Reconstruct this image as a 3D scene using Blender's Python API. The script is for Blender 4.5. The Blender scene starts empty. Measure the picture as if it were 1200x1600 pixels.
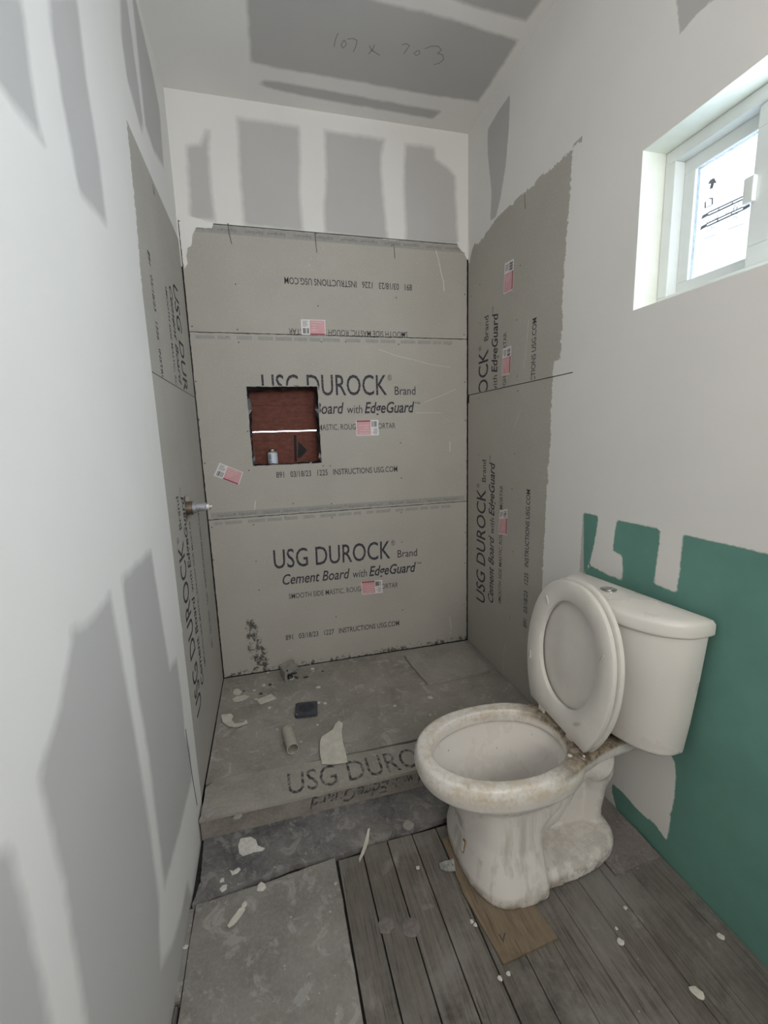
import bpy, bmesh, math, random
import numpy as np
from mathutils import Vector, Matrix
random.seed(7); RS = np.random.RandomState(5)

# ------------------------------------------------------------------ camera, sky, exposure
SC = bpy.context.scene; COL = SC.collection
W, H = 1.457, 2.819            # room width (x), height of the ceiling over the shower base (z)
FZ = -0.08                     # room floor level; z = 0 is the top of the shower base
REAR = -3.7
CAM = Vector((0.3202, -2.3758, 1.2816)); FPX = 684.9
rx, ry, rz = 1.3994, 0.0308, -0.2604
RM = (Matrix.Rotation(rz, 3, 'Z') @ Matrix.Rotation(ry, 3, 'Y') @ Matrix.Rotation(rx, 3, 'X'))
cd = bpy.data.cameras.new('camera'); cam = bpy.data.objects.new('camera', cd); COL.objects.link(cam)
cam.matrix_world = Matrix.Translation(CAM) @ RM.to_4x4()
cd.sensor_fit = 'VERTICAL'; cd.sensor_height = 36.0; cd.lens = FPX / 1600 * 36.0; cd.clip_start = 0.02
SC.camera = cam
SC.view_settings.view_transform = 'Standard'; SC.view_settings.look = 'None'
SC.view_settings.exposure = 0.0; SC.view_settings.gamma = 1.0; SC.view_settings.use_curve_mapping = False
wd = bpy.data.worlds.new('sky'); SC.world = wd; wd.use_nodes = True
bg = wd.node_tree.nodes['Background']; bg.inputs[0].default_value = (0.82, 0.94, 1.10, 1); bg.inputs[1].default_value = 19.5
def portal(name, loc, rot, sx, sy):
    l = bpy.data.lights.new(name, 'AREA'); l.shape = 'RECTANGLE'; l.size = sx; l.size_y = sy; l.cycles.is_portal = True
    o = bpy.data.objects.new(name, l); COL.objects.link(o); o.location = loc; o.rotation_euler = rot; return o
FILL_OPENING = (0.25, 1.20, 1.45, 2.45)          # x0, x1, z0, z1 of the unseen rear-wall opening added for the fill light
WIN = (-2.40, -1.172, 1.643, 2.088)        # y0, y1, z0, z1 of the window opening
portal('window_daylight', (W + 0.16, (WIN[0]+WIN[1])/2, (WIN[2]+WIN[3])/2), (0, math.pi/2, 0), WIN[3]-WIN[2], WIN[1]-WIN[0])
rl = bpy.data.lights.new('rear_fill_light', 'AREA'); rl.shape = 'RECTANGLE'; rl.size = FILL_OPENING[1]-FILL_OPENING[0]; rl.size_y = FILL_OPENING[3]-FILL_OPENING[2]; rl.energy = 31.0; rl.color = (1.0, 0.965, 0.93)  # added fill light behind the camera, brightens the whole room
ro = bpy.data.objects.new('rear_fill_light', rl); COL.objects.link(ro); ro.location = ((FILL_OPENING[0]+FILL_OPENING[1])/2, REAR - 0.14, (FILL_OPENING[2]+FILL_OPENING[3])/2); ro.rotation_euler = (math.pi/2, 0, 0)

# ------------------------------------------------------------------ measuring: sight lines met with real planes
def on(axis, val, u, v):
    d = RM @ Vector(((u - 600) / FPX, -(v - 800) / FPX, -1)); t = (val - CAM[axis]) / d[axis]; return CAM + d * t

# ------------------------------------------------------------------ materials
def newmat(name, rough=0.7, col=(0.5, 0.5, 0.5)):
    m = bpy.data.materials.new(name); m.use_nodes = True; b = m.node_tree.nodes['Principled BSDF']
    b.inputs['Base Color'].default_value = (*col, 1); b.inputs['Roughness'].default_value = rough
    return m, m.node_tree, b
class G:
    def __init__(s, nt): s.nt = nt; s.N = nt.nodes; s.L = nt.links; s.tc = s.N.new('ShaderNodeTexCoord').outputs['Object']
    def n(s, t, **k):
        o = s.N.new(t)
        for a, b in k.items(): setattr(o, a, b)
        return o
    def set(s, sock, v):
        if hasattr(v, 'is_linked') or isinstance(v, bpy.types.NodeSocket): s.L.new(v, sock)
        else:
            if isinstance(v, tuple) and len(v) == 3 and len(sock.default_value) == 4: v = (*v, 1)
            sock.default_value = v
    def noise(s, scale, detail=4, rough=0.55, vec=None, stretch=None, dist=0.0):
        v = vec or s.tc
        if stretch:
            mp = s.n('ShaderNodeMapping'); s.L.new(v, mp.inputs[0]); mp.inputs['Scale'].default_value = stretch; v = mp.outputs[0]
        o = s.n('ShaderNodeTexNoise'); s.L.new(v, o.inputs['Vector']); o.inputs['Scale'].default_value = scale
        o.inputs['Detail'].default_value = detail; o.inputs['Roughness'].default_value = rough; o.inputs['Distortion'].default_value = dist
        return o.outputs['Fac']
    def ramp(s, f, a, b, ca=0.0, cb=1.0):
        o = s.n('ShaderNodeMapRange'); s.L.new(f, o.inputs[0])
        for i, v in zip((1, 2, 3, 4), (a, b, ca, cb)): o.inputs[i].default_value = v
        return o.outputs[0]
    def mix(s, f, a, b):
        o = s.n('ShaderNodeMix', data_type='RGBA'); s.set(o.inputs[0], f); s.set(o.inputs[6], a); s.set(o.inputs[7], b); return o.outputs[2]
    def math(s, op, a, b=0.0, c=None):
        o = s.n('ShaderNodeMath', operation=op); s.set(o.inputs[0], a); s.set(o.inputs[1], b)
        if c is not None: s.set(o.inputs[2], c)
        return o.outputs[0]
    def attr(s, name): o = s.n('ShaderNodeAttribute'); o.attribute_name = name; return o.outputs['Fac']
    def bump(s, b, h, st=0.3, d=0.002):
        o = s.n('ShaderNodeBump'); s.L.new(h, o.inputs['Height']); o.inputs['Strength'].default_value = st; o.inputs['Distance'].default_value = d
        s.L.new(o.outputs[0], b.inputs['Normal'])

MUD = (0.78, 0.765, 0.735); BARE = (0.50, 0.49, 0.475); GREEN = (0.135, 0.285, 0.24)
def cement_color(g, base=(0.40, 0.38, 0.34)):
    c = g.mix(g.ramp(g.noise(3, 3), 0.3, 0.7), tuple(x*0.93 for x in base), tuple(x*1.07 for x in base))
    c = g.mix(g.ramp(g.noise(420, 2), 0.25, 0.75), c, g.mix(0.5, c, tuple(x*1.35 for x in base)))
    c = g.mix(g.math('MULTIPLY', g.ramp(g.noise(120, 2), 0.60, 0.66), 0.5), c, tuple(x*1.35 for x in base))
    return c
def wall_material(name, cement=False, soft=0.013, amp=0.009, fine=22, dirt=False, mudcol=MUD):
    m, nt, b = newmat(name, 0.85); g = G(nt)
    if cement: base = cement_color(g)
    else:
        base = g.mix(g.ramp(g.noise(2.2, 3), 0.3, 0.7), tuple(x*0.97 for x in BARE), tuple(x*1.03 for x in BARE))
        gm = g.ramp(g.math('ADD', g.attr('green'), g.math('MULTIPLY', g.math('SUBTRACT', g.noise(30), 0.5), 0.006)), -0.002, 0.002)
        gr = g.mix(g.ramp(g.noise(5, 4), 0.3, 0.7), tuple(x*0.9 for x in GREEN), tuple(x*1.12 for x in GREEN))
        gr = g.mix(g.ramp(g.noise(16, 3, stretch=(1, 0.3, 1.6), dist=1.5), 0.76, 0.79), gr, (0.45, 0.5, 0.47))
        base = g.mix(gm, base, gr)
    if dirt:
        # dark mould specks, thick in one low patch and towards the bottom of the board
        d = g.math('ADD', g.attr('dirt'), g.math('MULTIPLY', g.math('SUBTRACT', g.noise(9, 5), 0.5), 0.25))
        sp = g.ramp(g.math('ADD', g.noise(38, 6, 0.75), g.math('MULTIPLY', d, 1.0)), 0.74, 0.84)
        base = g.mix(g.math('MULTIPLY', sp, 0.85), base, (0.035, 0.030, 0.026))
    if cement:
        sc = g.noise(7, 2, stretch=(1.0, 1.0, 1.0), dist=2.5)
        sl = g.math('LESS_THAN', g.math('ABSOLUTE', g.math('SUBTRACT', sc, 0.5)), 0.0012)
        base = g.mix(g.math('MULTIPLY', g.math('MULTIPLY', sl, g.ramp(g.noise(4), 0.52, 0.6)), 0.5), base, (0.7, 0.69, 0.66))
    n = g.math('SUBTRACT', g.noise(fine, 5, 0.6), 0.5)
    mk = g.math('ADD', g.attr('mud'), g.math('MULTIPLY', n, amp * 2))
    mk = g.ramp(mk, -soft, soft)
    mc = g.mix(g.ramp(g.noise(1.6, 4), 0.3, 0.75), tuple(x*0.95 for x in mudcol), tuple(x*1.03 for x in mudcol))
    nt.links.new(g.mix(mk, base, mc), b.inputs['Base Color'])
    b.inputs['Specular IOR Level'].default_value = 0.25
    h = g.math('ADD', g.math('MULTIPLY', mk, 0.5), g.math('MULTIPLY', g.noise(9 if not cement else 260, 4), 0.6))
    g.bump(b, h, 0.25 if not cement else 0.35, 0.002)
    return m
M = {}
M['wall'] = wall_material('drywall_with_joint_compound')
M['wall_crisp'] = wall_material('green_drywall_with_joint_compound', soft=0.0025, amp=0.006, fine=55)
M['ceil'] = wall_material('ceiling_drywall', soft=0.009, amp=0.008, fine=20, mudcol=(0.84, 0.825, 0.795))
M['board'] = wall_material('cement_board', cement=True, soft=0.0015, amp=0.020, fine=60)
M['board_dirty'] = wall_material('cement_board_with_mould', cement=True, soft=0.0015, amp=0.012, fine=70, dirt=True)

def simple(name, col, rough=0.6, metal=0.0, var=0.1, scale=30, bump=0.0, spec=0.5):
    m, nt, b = newmat(name, rough, col); g = G(nt)
    c = g.mix(g.ramp(g.noise(scale, 4), 0.3, 0.7), tuple(x*(1-var) for x in col), tuple(min(1, x*(1+var)) for x in col))
    nt.links.new(c, b.inputs['Base Color']); b.inputs['Metallic'].default_value = metal; b.inputs['Specular IOR Level'].default_value = spec
    if bump: g.bump(b, g.noise(scale*2, 4), bump, 0.002)
    return m
M['ink'] = None
def ink_mat(name, ink, base, lo, hi, scale=55, stretch=(1, 1, 1)):
    m, nt, b = newmat(name, 0.85); g = G(nt)
    f = g.ramp(g.noise(scale, 4, 0.65, stretch=stretch), lo, hi)
    nt.links.new(g.mix(f, base, ink), b.inputs['Base Color']); b.inputs['Specular IOR Level'].default_value = 0.2
    return m
M['ink'] = ink_mat('board_ink', (0.045, 0.043, 0.055), (0.34, 0.33, 0.31), 0.30, 0.46, 160)
M['ink_thin'] = ink_mat('board_ink_dotted', (0.07, 0.068, 0.075), (0.34, 0.33, 0.30), 0.30, 0.44, 300)
M['ink_pale'] = ink_mat('edge_ink', (0.17, 0.165, 0.165), (0.36, 0.35, 0.32), 0.3, 0.5, 200)
M['ink_worn'] = ink_mat('worn_ink', (0.06, 0.056, 0.056), (0.27, 0.255, 0.23), 0.38, 0.56, 60)
M['edge_band'] = ink_mat('edge_band', (0.335, 0.325, 0.305), (0.38, 0.37, 0.34), 0.3, 0.6, 60)
M['black'] = simple('dark_gap', (0.012, 0.012, 0.013), 0.8)
M['tar'] = simple('black_membrane', (0.008, 0.008, 0.012), 0.3, var=0.3)
M['framing'] = simple('framing', (0.10, 0.075, 0.05), 0.8, var=0.2, scale=20)
M['screw'] = simple('screw_head', (0.05, 0.048, 0.045), 0.5, metal=0.6)
M['label_white'] = simple('label_white', (0.72, 0.70, 0.70), 0.5, var=0.03)
M['label_pink'] = simple('label_pink', (0.62, 0.33, 0.35), 0.5, var=0.06)
M['label_red'] = simple('label_red', (0.30, 0.03, 0.06), 0.5)
M['label_ink'] = simple('label_ink', (0.05, 0.05, 0.05), 0.6)
M['vinyl'] = simple('white_vinyl', (0.76, 0.79, 0.77), 0.35, var=0.02)
M['jamb'] = simple('jamb_paint', (0.80, 0.82, 0.74), 0.7, var=0.03)
M['film_ink'] = simple('film_print', (0.20, 0.20, 0.22), 0.7)
M['brass'] = simple('valve_brass', (0.20, 0.16, 0.12), 0.4, metal=0.7, var=0.25)
M['valve_grey'] = simple('valve_grey', (0.40, 0.40, 0.43), 0.35, metal=0.5)
M['white_plastic'] = simple('white_plastic', (0.75, 0.75, 0.73), 0.4)
M['drain'] = simple('drain_grey', (0.055, 0.06, 0.075), 0.35, var=0.25)
M['pvc'] = simple('pvc_dusty', (0.42, 0.40, 0.34), 0.6, var=0.12, scale=60)
M['chrome'] = simple('chrome', (0.55, 0.55, 0.54), 0.18, metal=1.0, var=0.15, scale=120)
M['paper'] = simple('torn_paper', (0.60, 0.57, 0.50), 0.85, var=0.12, scale=25, bump=0.4)
M['chip'] = simple('compound_chip', (0.60, 0.58, 0.53), 0.9, var=0.15, scale=90, bump=0.4)
M['chip_dark'] = simple('dark_chip', (0.07, 0.055, 0.045), 0.9, var=0.3)
M['steel_box'] = simple('galvanised', (0.36, 0.35, 0.32), 0.5, metal=0.5, var=0.2)
M['can_label'] = simple('can_label', (0.60, 0.66, 0.75), 0.4, var=0.06)
M['foil'] = simple('foil', (0.55, 0.58, 0.56), 0.3, metal=0.8, var=0.3, scale=80, bump=0.8)

def dusty(name, base, dark, light, scale=4, splat=0.66, fine=0.25, bump=0.5):
    m, nt, b = newmat(name, 0.9); g = G(nt)
    c = g.mix(g.ramp(g.noise(scale, 6, 0.7, dist=0.4), 0.36, 0.62), dark, base)
    c = g.mix(g.math('MULTIPLY', g.ramp(g.noise(90, 4, 0.7), 0.45, 0.7), fine), c, light)
    s1 = g.ramp(g.noise(scale*2.3, 6, 0.72, dist=1.2), splat - 0.015, splat + 0.06)
    c = g.mix(g.math('MULTIPLY', s1, 0.55), c, light)
    s2 = g.ramp(g.noise(55, 2), 0.74, 0.76)
    c = g.mix(g.math('MULTIPLY', s2, 0.7), c, tuple(min(0.8, x*1.3) for x in light))
    s3 = g.ramp(g.noise(38, 4, 0.6), 0.30, 0.24)
    c = g.mix(g.math('MULTIPLY', s3, 0.6), c, tuple(x*0.35 for x in dark))
    nt.links.new(c, b.inputs['Base Color']); b.inputs['Specular IOR Level'].default_value = 0.2
    g.bump(b, g.math('ADD', g.noise(60, 5, 0.7), g.math('MULTIPLY', s1, 0.6)), bump, 0.003)
    return m
M['pan'] = dusty('dusty_cement_pan', (0.35, 0.325, 0.29), (0.24, 0.225, 0.20), (0.50, 0.475, 0.43), 5.0, 0.57)
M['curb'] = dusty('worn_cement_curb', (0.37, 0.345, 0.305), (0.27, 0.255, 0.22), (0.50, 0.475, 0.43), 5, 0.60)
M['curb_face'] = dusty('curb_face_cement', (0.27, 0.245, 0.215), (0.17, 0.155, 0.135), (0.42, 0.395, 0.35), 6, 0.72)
M['offcut'] = dusty('offcut_cement', (0.37, 0.35, 0.32), (0.28, 0.265, 0.24), (0.52, 0.50, 0.46), 4, 0.70)
M['strip'] = dusty('stained_dark_strip', (0.20, 0.19, 0.18), (0.09, 0.088, 0.09), (0.33, 0.32, 0.30), 6.5, 0.54, bump=0.4)
M['floor_sheet'] = dusty('floor_cement_sheet', (0.275, 0.26, 0.235), (0.205, 0.19, 0.17), (0.42, 0.40, 0.37), 5.0, 0.55)
M['tile'] = dusty('dusty_square_tile', (0.22, 0.195, 0.18), (0.14, 0.12, 0.11), (0.38, 0.35, 0.33), 6, 0.6)
M['grime'] = dusty('sub_floor', (0.06, 0.055, 0.05), (0.03, 0.028, 0.025), (0.15, 0.14, 0.12), 8, 0.7)
def wood(name, base, dark, light, dustiness=0.75, sy=0.06):
    m, nt, b = newmat(name, 0.85); g = G(nt)
    oi = g.n('ShaderNodeObjectInfo').outputs['Random']
    cv = g.n('ShaderNodeCombineXYZ'); nt.links.new(g.math('MULTIPLY', oi, 37.0), cv.inputs[0]); nt.links.new(g.math('MULTIPLY', oi, 11.0), cv.inputs[1])
    va = g.n('ShaderNodeVectorMath', operation='ADD'); nt.links.new(g.tc, va.inputs[0]); nt.links.new(cv.outputs[0], va.inputs[1]); v = va.outputs[0]
    gr = g.noise(90, 6, 0.65, vec=v, stretch=(1, sy, 1), dist=0.35)
    c = g.mix(g.ramp(gr, 0.32, 0.66), dark, base)
    c = g.mix(g.math('MULTIPLY', g.ramp(g.noise(240, 3, 0.6, vec=v, stretch=(1, 0.03, 1)), 0.60, 0.66), 0.75), c, tuple(x*0.3 for x in dark))
    c = g.mix(g.math('MULTIPLY', g.ramp(g.noise(3.6, 7, 0.72, dist=0.5), 0.40, 0.62), dustiness), c, light)
    c = g.mix(g.math('MULTIPLY', g.ramp(g.noise(4.0, 6, 0.7, dist=0.4), 0.54, 0.66), 0.6), c, tuple(x*0.45 for x in dark))
    s1 = g.ramp(g.noise(9, 5, 0.6, dist=0.8), 0.62, 0.70)
    c = g.mix(g.math('MULTIPLY', s1, 0.5), c, (0.36, 0.34, 0.31))
    s2 = g.ramp(g.noise(60, 2), 0.76, 0.78)
    c = g.mix(g.math('MULTIPLY', s2, 0.7), c, (0.45, 0.43, 0.4))
    c = g.mix(g.ramp(oi, 0, 1, 0.0, 0.30), c, dark)
    nt.links.new(c, b.inputs['Base Color']); b.inputs['Specular IOR Level'].default_value = 0.2
    g.bump(b, g.math('ADD', gr, g.noise(60, 4)), 0.6, 0.003)
    return m
M['plank'] = wood('weathered_plank', (0.205, 0.185, 0.16), (0.105, 0.093, 0.08), (0.255, 0.245, 0.225))
M['ply'] = wood('plywood_scrap', (0.25, 0.195, 0.135), (0.16, 0.12, 0.08), (0.26, 0.23, 0.18), 0.4, 0.1)
def osb():
    m, nt, b = newmat('red_sheathing', 0.75); g = G(nt)
    v = g.n('ShaderNodeTexVoronoi'); nt.links.new(g.tc, v.inputs['Vector']); v.inputs['Scale'].default_value = 60
    c = g.mix(g.ramp(g.noise(25, 5, stretch=(1, 1, 2.5)), 0.3, 0.7), (0.10, 0.028, 0.018), (0.20, 0.060, 0.036))
    c = g.mix(g.math('MULTIPLY', v.outputs['Distance'], 0.35), c, (0.08, 0.022, 0.015))
    nt.links.new(c, b.inputs['Base Color']); g.bump(b, v.outputs['Distance'], 0.4, 0.002); return m
M['osb'] = osb()
def porcelain(name, stain):
    m, nt, b = newmat(name, 0.22); g = G(nt)
    base = (0.70, 0.665, 0.62)
    c = g.mix(g.ramp(g.noise(3, 4), 0.3, 0.7), tuple(x*0.95 for x in base), base)
    ru = 0.22
    if stain:
        at = g.attr('rim'); dk = g.attr('deck'); st = g.attr('foot')
        # brown grime where the seat sat, thickest on the rear deck
        n1 = g.noise(13, 6, 0.7)
        f1 = g.math('MULTIPLY', g.ramp(g.math('ADD', n1, g.math('MULTIPLY', dk, 0.50)), 0.50, 0.62), dk)
        f2 = g.math('MULTIPLY', g.ramp(g.noise(16, 6, 0.75), 0.46, 0.60), g.math('MULTIPLY', at, 0.65))
        f3 = g.math('MULTIPLY', g.ramp(g.noise(90, 5, 0.8), 0.50, 0.64), g.math('MULTIPLY', at, 0.55))
        c = g.mix(f2, c, (0.50, 0.42, 0.29)); c = g.mix(f3, c, (0.46, 0.40, 0.31))
        c = g.mix(f1, c, g.mix(g.ramp(g.noise(50, 5), 0.4, 0.6), (0.115, 0.085, 0.06), (0.30, 0.245, 0.18)))
        dust = g.ramp(g.noise(70, 4, 0.7), 0.60, 0.66)
        c = g.mix(g.math('MULTIPLY', g.math('MULTIPLY', dust, dk), 0.6), c, (0.62, 0.59, 0.53))
        # drip streaks down the pedestal and dirty foot
        s = g.ramp(g.noise(30, 4, 0.6, stretch=(1, 1, 0.07)), 0.50, 0.66)
        c = g.mix(g.math('MULTIPLY', g.math('MULTIPLY', s, g.attr('streak')), 0.55), c, (0.36, 0.335, 0.29))
        f4 = g.math('MULTIPLY', g.ramp(g.noise(22, 6, 0.7), 0.42, 0.56), st)
        c = g.mix(f4, c, (0.20, 0.16, 0.11))
        sp = g.math('MULTIPLY', g.ramp(g.noise(70, 1), 0.775, 0.79), g.attr('inside'))
        c = g.mix(sp, c, (0.05, 0.04, 0.03))
    else:
        f2 = g.math('MULTIPLY', g.ramp(g.noise(14, 6, 0.75), 0.62, 0.78), 0.22)
        c = g.mix(f2, c, (0.42, 0.36, 0.27))
    rr = g.ramp(g.noise(6, 5), 0.3, 0.7, 0.2, 0.42); nt.links.new(rr, b.inputs['Roughness'])
    nt.links.new(c, b.inputs['Base Color']); return m
M['porcelain'] = porcelain('stained_porcelain', True); M['tank'] = porcelain('tank_porcelain', False)
M['seat'] = simple('seat_plastic', (0.70, 0.67, 0.62), 0.3, var=0.05, scale=9)
M['rust'] = simple('rust_stain', (0.22, 0.13, 0.06), 0.8, var=0.4, scale=60)
def glass():
    m, nt, b = newmat('window_glass'); g = G(nt)
    tr = g.n('ShaderNodeBsdfTransparent'); gl = g.n('ShaderNodeBsdfGlossy'); gl.inputs['Roughness'].default_value = 0.02
    mx = g.n('ShaderNodeMixShader'); mx.inputs[0].default_value = 0.06
    tr.inputs[0].default_value = (0.95, 0.97, 0.97, 1)
    nt.links.new(tr.outputs[0], mx.inputs[1]); nt.links.new(gl.outputs[0], mx.inputs[2])
    nt.links.new(mx.outputs[0], nt.nodes['Material Output'].inputs[0]); return m
M['glass'] = glass()
def water():
    m, nt, b = newmat('water'); g = G(nt)
    tr = g.n('ShaderNodeBsdfTransparent'); gl = g.n('ShaderNodeBsdfGlossy'); gl.inputs['Roughness'].default_value = 0.02
    mx = g.n('ShaderNodeMixShader'); mx.inputs[0].default_value = 0.05; tr.inputs[0].default_value = (0.93, 0.93, 0.91, 1)
    nt.links.new(tr.outputs[0], mx.inputs[1]); nt.links.new(gl.outputs[0], mx.inputs[2])
    nt.links.new(mx.outputs[0], nt.nodes['Material Output'].inputs[0]); return m
M['water'] = water()

# ------------------------------------------------------------------ mesh helpers
def link(name, me, mat, parent=None, kind=None):
    o = bpy.data.objects.new(name, me); COL.objects.link(o)
    for m in (mat if isinstance(mat, (list, tuple)) else [mat]): me.materials.append(m)
    if parent is not None:
        o.parent = parent; o.matrix_parent_inverse = Matrix.Identity(4)
    if kind: o['kind'] = kind
    return o
def obj(name, verts, faces, mat, parent=None, kind=None, smooth=False, mats=None):
    me = bpy.data.meshes.new(name); me.from_pydata([tuple(v) for v in verts], [], faces)
    if mats: me.polygons.foreach_set('material_index', mats)
    if smooth: me.polygons.foreach_set('use_smooth', [True]*len(me.polygons))
    me.update(); return link(name, me, mat, parent, kind)
def bobj(name, bm, mat, parent=None, kind=None, smooth=False, recalc=True):
    if recalc: bmesh.ops.recalc_face_normals(bm, faces=bm.faces)
    me = bpy.data.meshes.new(name); bm.to_mesh(me); bm.free()
    if smooth: me.polygons.foreach_set('use_smooth', [True]*len(me.polygons))
    return link(name, me, mat, parent, kind)
def tag(o, label=None, cat=None, group=None, kind=None):
    if label: o['label'] = label
    if cat: o['category'] = cat
    if group: o['group'] = group
    if kind: o['kind'] = kind
    return o
def empty(name, loc, label, cat, group=None, rz=0):
    o = bpy.data.objects.new(name, None); COL.objects.link(o); o.location = loc; o.rotation_euler = (0, 0, rz); o.empty_display_size = 0.05
    return tag(o, label, cat, group)
def add_box(bm, x0, x1, y0, y1, z0, z1, mi=0, mtx=None, bevel=0.0):
    vs = [bm.verts.new(p) for p in [(x0,y0,z0),(x1,y0,z0),(x1,y1,z0),(x0,y1,z0),(x0,y0,z1),(x1,y0,z1),(x1,y1,z1),(x0,y1,z1)]]
    fs = [bm.faces.new([vs[i] for i in f]) for f in [(0,3,2,1),(4,5,6,7),(0,1,5,4),(1,2,6,5),(2,3,7,6),(3,0,4,7)]]
    for f in fs: f.material_index = mi
    if bevel:
        es = list({e for f in fs for e in f.edges}); r = bmesh.ops.bevel(bm, geom=es, offset=bevel, segments=2, affect='EDGES', profile=0.5)
        vs = list({v for f in r['faces'] for v in f.verts} | {v for v in vs if v.is_valid})
    if mtx is not None: bmesh.ops.transform(bm, matrix=mtx, verts=[v for v in vs if v.is_valid])
def box(name, b, mat, parent=None, kind=None, bevel=0.0, mtx=None):
    bm = bmesh.new(); add_box(bm, *b, bevel=bevel, mtx=mtx); return bobj(name, bm, mat, parent, kind)
def add_prism(bm, pts, lo, hi, mi=0):
    """closed outline pts (list of 3-D Vectors) swept from offset lo to offset hi (vectors)"""
    a = [bm.verts.new(Vector(p)+lo) for p in pts]; b = [bm.verts.new(Vector(p)+hi) for p in pts]; n = len(pts)
    fs = [bm.faces.new(a[::-1]), bm.faces.new(b)] + [bm.faces.new((a[i], a[(i+1) % n], b[(i+1) % n], b[i])) for i in range(n)]
    for f in fs: f.material_index = mi
    return a + b
def add_tube(bm, path, radii, seg=20, cap=True, mi=0, squash=1.0, inner=None):
    rings = []; path = [Vector(p) for p in path]; prev = None
    for i, p in enumerate(path):
        t = (path[min(i+1, len(path)-1)] - path[max(i-1, 0)]).normalized()
        up = Vector((0, 1, 0)) if abs(t.y) < 0.9 else Vector((1, 0, 0))
        s = t.cross(up).normalized(); u = s.cross(t).normalized(); r = radii[i] if hasattr(radii, '__len__') else radii
        rings.append([bm.verts.new(p + s*(math.cos(a)*r) + u*(math.sin(a)*r*squash)) for a in [2*math.pi*k/seg for k in range(seg)]])
    for A, B in zip(rings[:-1], rings[1:]):
        for k in range(seg): f = bm.faces.new((A[k], A[(k+1) % seg], B[(k+1) % seg], B[k])); f.material_index = mi
    if cap: bm.faces.new(rings[0][::-1]); bm.faces.new(rings[-1])
    return rings
def loft(bm, rings, cap=True):
    R_ = [[bm.verts.new(p) for p in r] for r in rings]; n = len(R_[0])
    for A, B in zip(R_[:-1], R_[1:]):
        for k in range(n): bm.faces.new((A[k], A[(k+1) % n], B[(k+1) % n], B[k]))
    if cap: bm.faces.new(R_[0][::-1]); bm.faces.new(R_[-1])
    return R_

# ---- planes: (axis, value, function world->(u,v))
def sdf(P, poly):
    """signed distance of 2-D points P to polygon: positive inside"""
    poly = np.array(poly, float); A = poly; B = np.roll(poly, -1, 0)
    d = np.full(len(P), 1e9); inside = np.zeros(len(P), bool)
    for a, b in zip(A, B):
        ab = b - a; t = np.clip(((P-a)@ab) / (ab@ab + 1e-12), 0, 1); q = P - a - t[:, None]*ab
        d = np.minimum(d, np.hypot(q[:, 0], q[:, 1]))
        c = (a[1] > P[:, 1]) != (b[1] > P[:, 1])
        with np.errstate(divide='ignore', invalid='ignore'):
            xi = (b[0]-a[0])*(P[:, 1]-a[1])/(b[1]-a[1] + 1e-15) + a[0]
        inside ^= c & (P[:, 0] < xi)
    return np.where(inside, d, -d)
def px_poly(axis, val, pts):
    r = []
    for u, v in pts:
        p = on(axis, val, u, v); r.append([(p.y, p.z), (p.x, p.z), (p.x, p.y)][axis])
    return r
def lines(a, b, step, extra=()):
    n = max(1, int(round((b-a)/step))); s = set(np.round(np.linspace(a, b, n+1), 5)) | {round(e, 5) for e in extra if a < e < b}
    return sorted(s)
def slab(name, axis, val, out, u0, u1, v0, v1, depth, mat, parent=None, kind=None, step=0.03, holes=(), fields=None, jitter=0.0):
    """A sheet on a wall plane with a gridded face, cut edges `depth` thick going away from the room
    (out = direction away from the room along axis, +1 / -1), holes (u0,u1,v0,v1) cut out, and float fields on its points."""
    us = lines(u0, u1, step, [h[i] for h in holes for i in (0, 1)]); vs = lines(v0, v1, step, [h[i] for h in holes for i in (2, 3)])
    nu, nv = len(us), len(vs); UU, VV = np.meshgrid(us, vs, indexing='ij'); P = np.stack([UU.ravel(), VV.ravel()], 1)
    keep = np.ones((nu-1, nv-1), bool); cu = (np.array(us)[1:]+np.array(us)[:-1])/2; cv = (np.array(vs)[1:]+np.array(vs)[:-1])/2
    for h in holes: keep &= ~(((cu > h[0]) & (cu < h[1]))[:, None] & ((cv > h[2]) & (cv < h[3]))[None, :])
    faces = []; edge = {}
    for i in range(nu-1):
        for j in range(nv-1):
            if keep[i, j]:
                q = [i*nv+j, (i+1)*nv+j, (i+1)*nv+j+1, i*nv+j+1]; faces.append(q)
                for a, b in zip(q, q[1:]+q[:1]):
                    if (b, a) in edge: del edge[(b, a)]
                    else: edge[(a, b)] = 1
    F = {k: f(P) for k, f in (fields or {}).items()}
    Pj = P.copy(); bv = sorted({a for e in edge for a in e})
    if jitter: Pj[bv] += RS.uniform(-jitter, jitter, (len(bv), 2))
    vmap = {}; n = nu*nv; extra = []
    for k in bv: vmap[k] = n + len(extra); extra.append(k)
    def w(p, o): c = [0, 0, 0]; r = [0, 1, 2]; r.remove(axis); c[axis] = val + o; c[r[0]], c[r[1]] = p; return c
    verts = [w(p, 0) for p in Pj] + [w(Pj[k], out*depth) for k in extra]
    faces += [[b, a, vmap[a], vmap[b]] for (a, b) in edge]
    used = np.zeros(len(verts), bool)
    for f in faces: used[f] = True
    # drop unused points
    idx = np.cumsum(used) - 1; verts2 = [v for v, u in zip(verts, used) if u]; faces = [[int(idx[k]) for k in f] for f in faces]
    o = obj(name, verts2, faces, mat, parent, kind)
    for k in ('mud', 'green', 'dirt'):
        arr = F.get(k, np.full(n, -1.0)); full = np.concatenate([arr, arr[extra]])[used]
        at = o.data.attributes.new(k, 'FLOAT', 'POINT'); at.data.foreach_set('value', full.astype(np.float32))
    bm = bmesh.new(); bm.from_mesh(o.data); bmesh.ops.recalc_face_normals(bm, faces=bm.faces); bm.to_mesh(o.data); bm.free()
    return o
def union(polys): return lambda P: np.max([sdf(P, p) for p in polys], 0)
def minus(polys): return lambda P: -np.max([sdf(P, p) for p in polys], 0)

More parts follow.
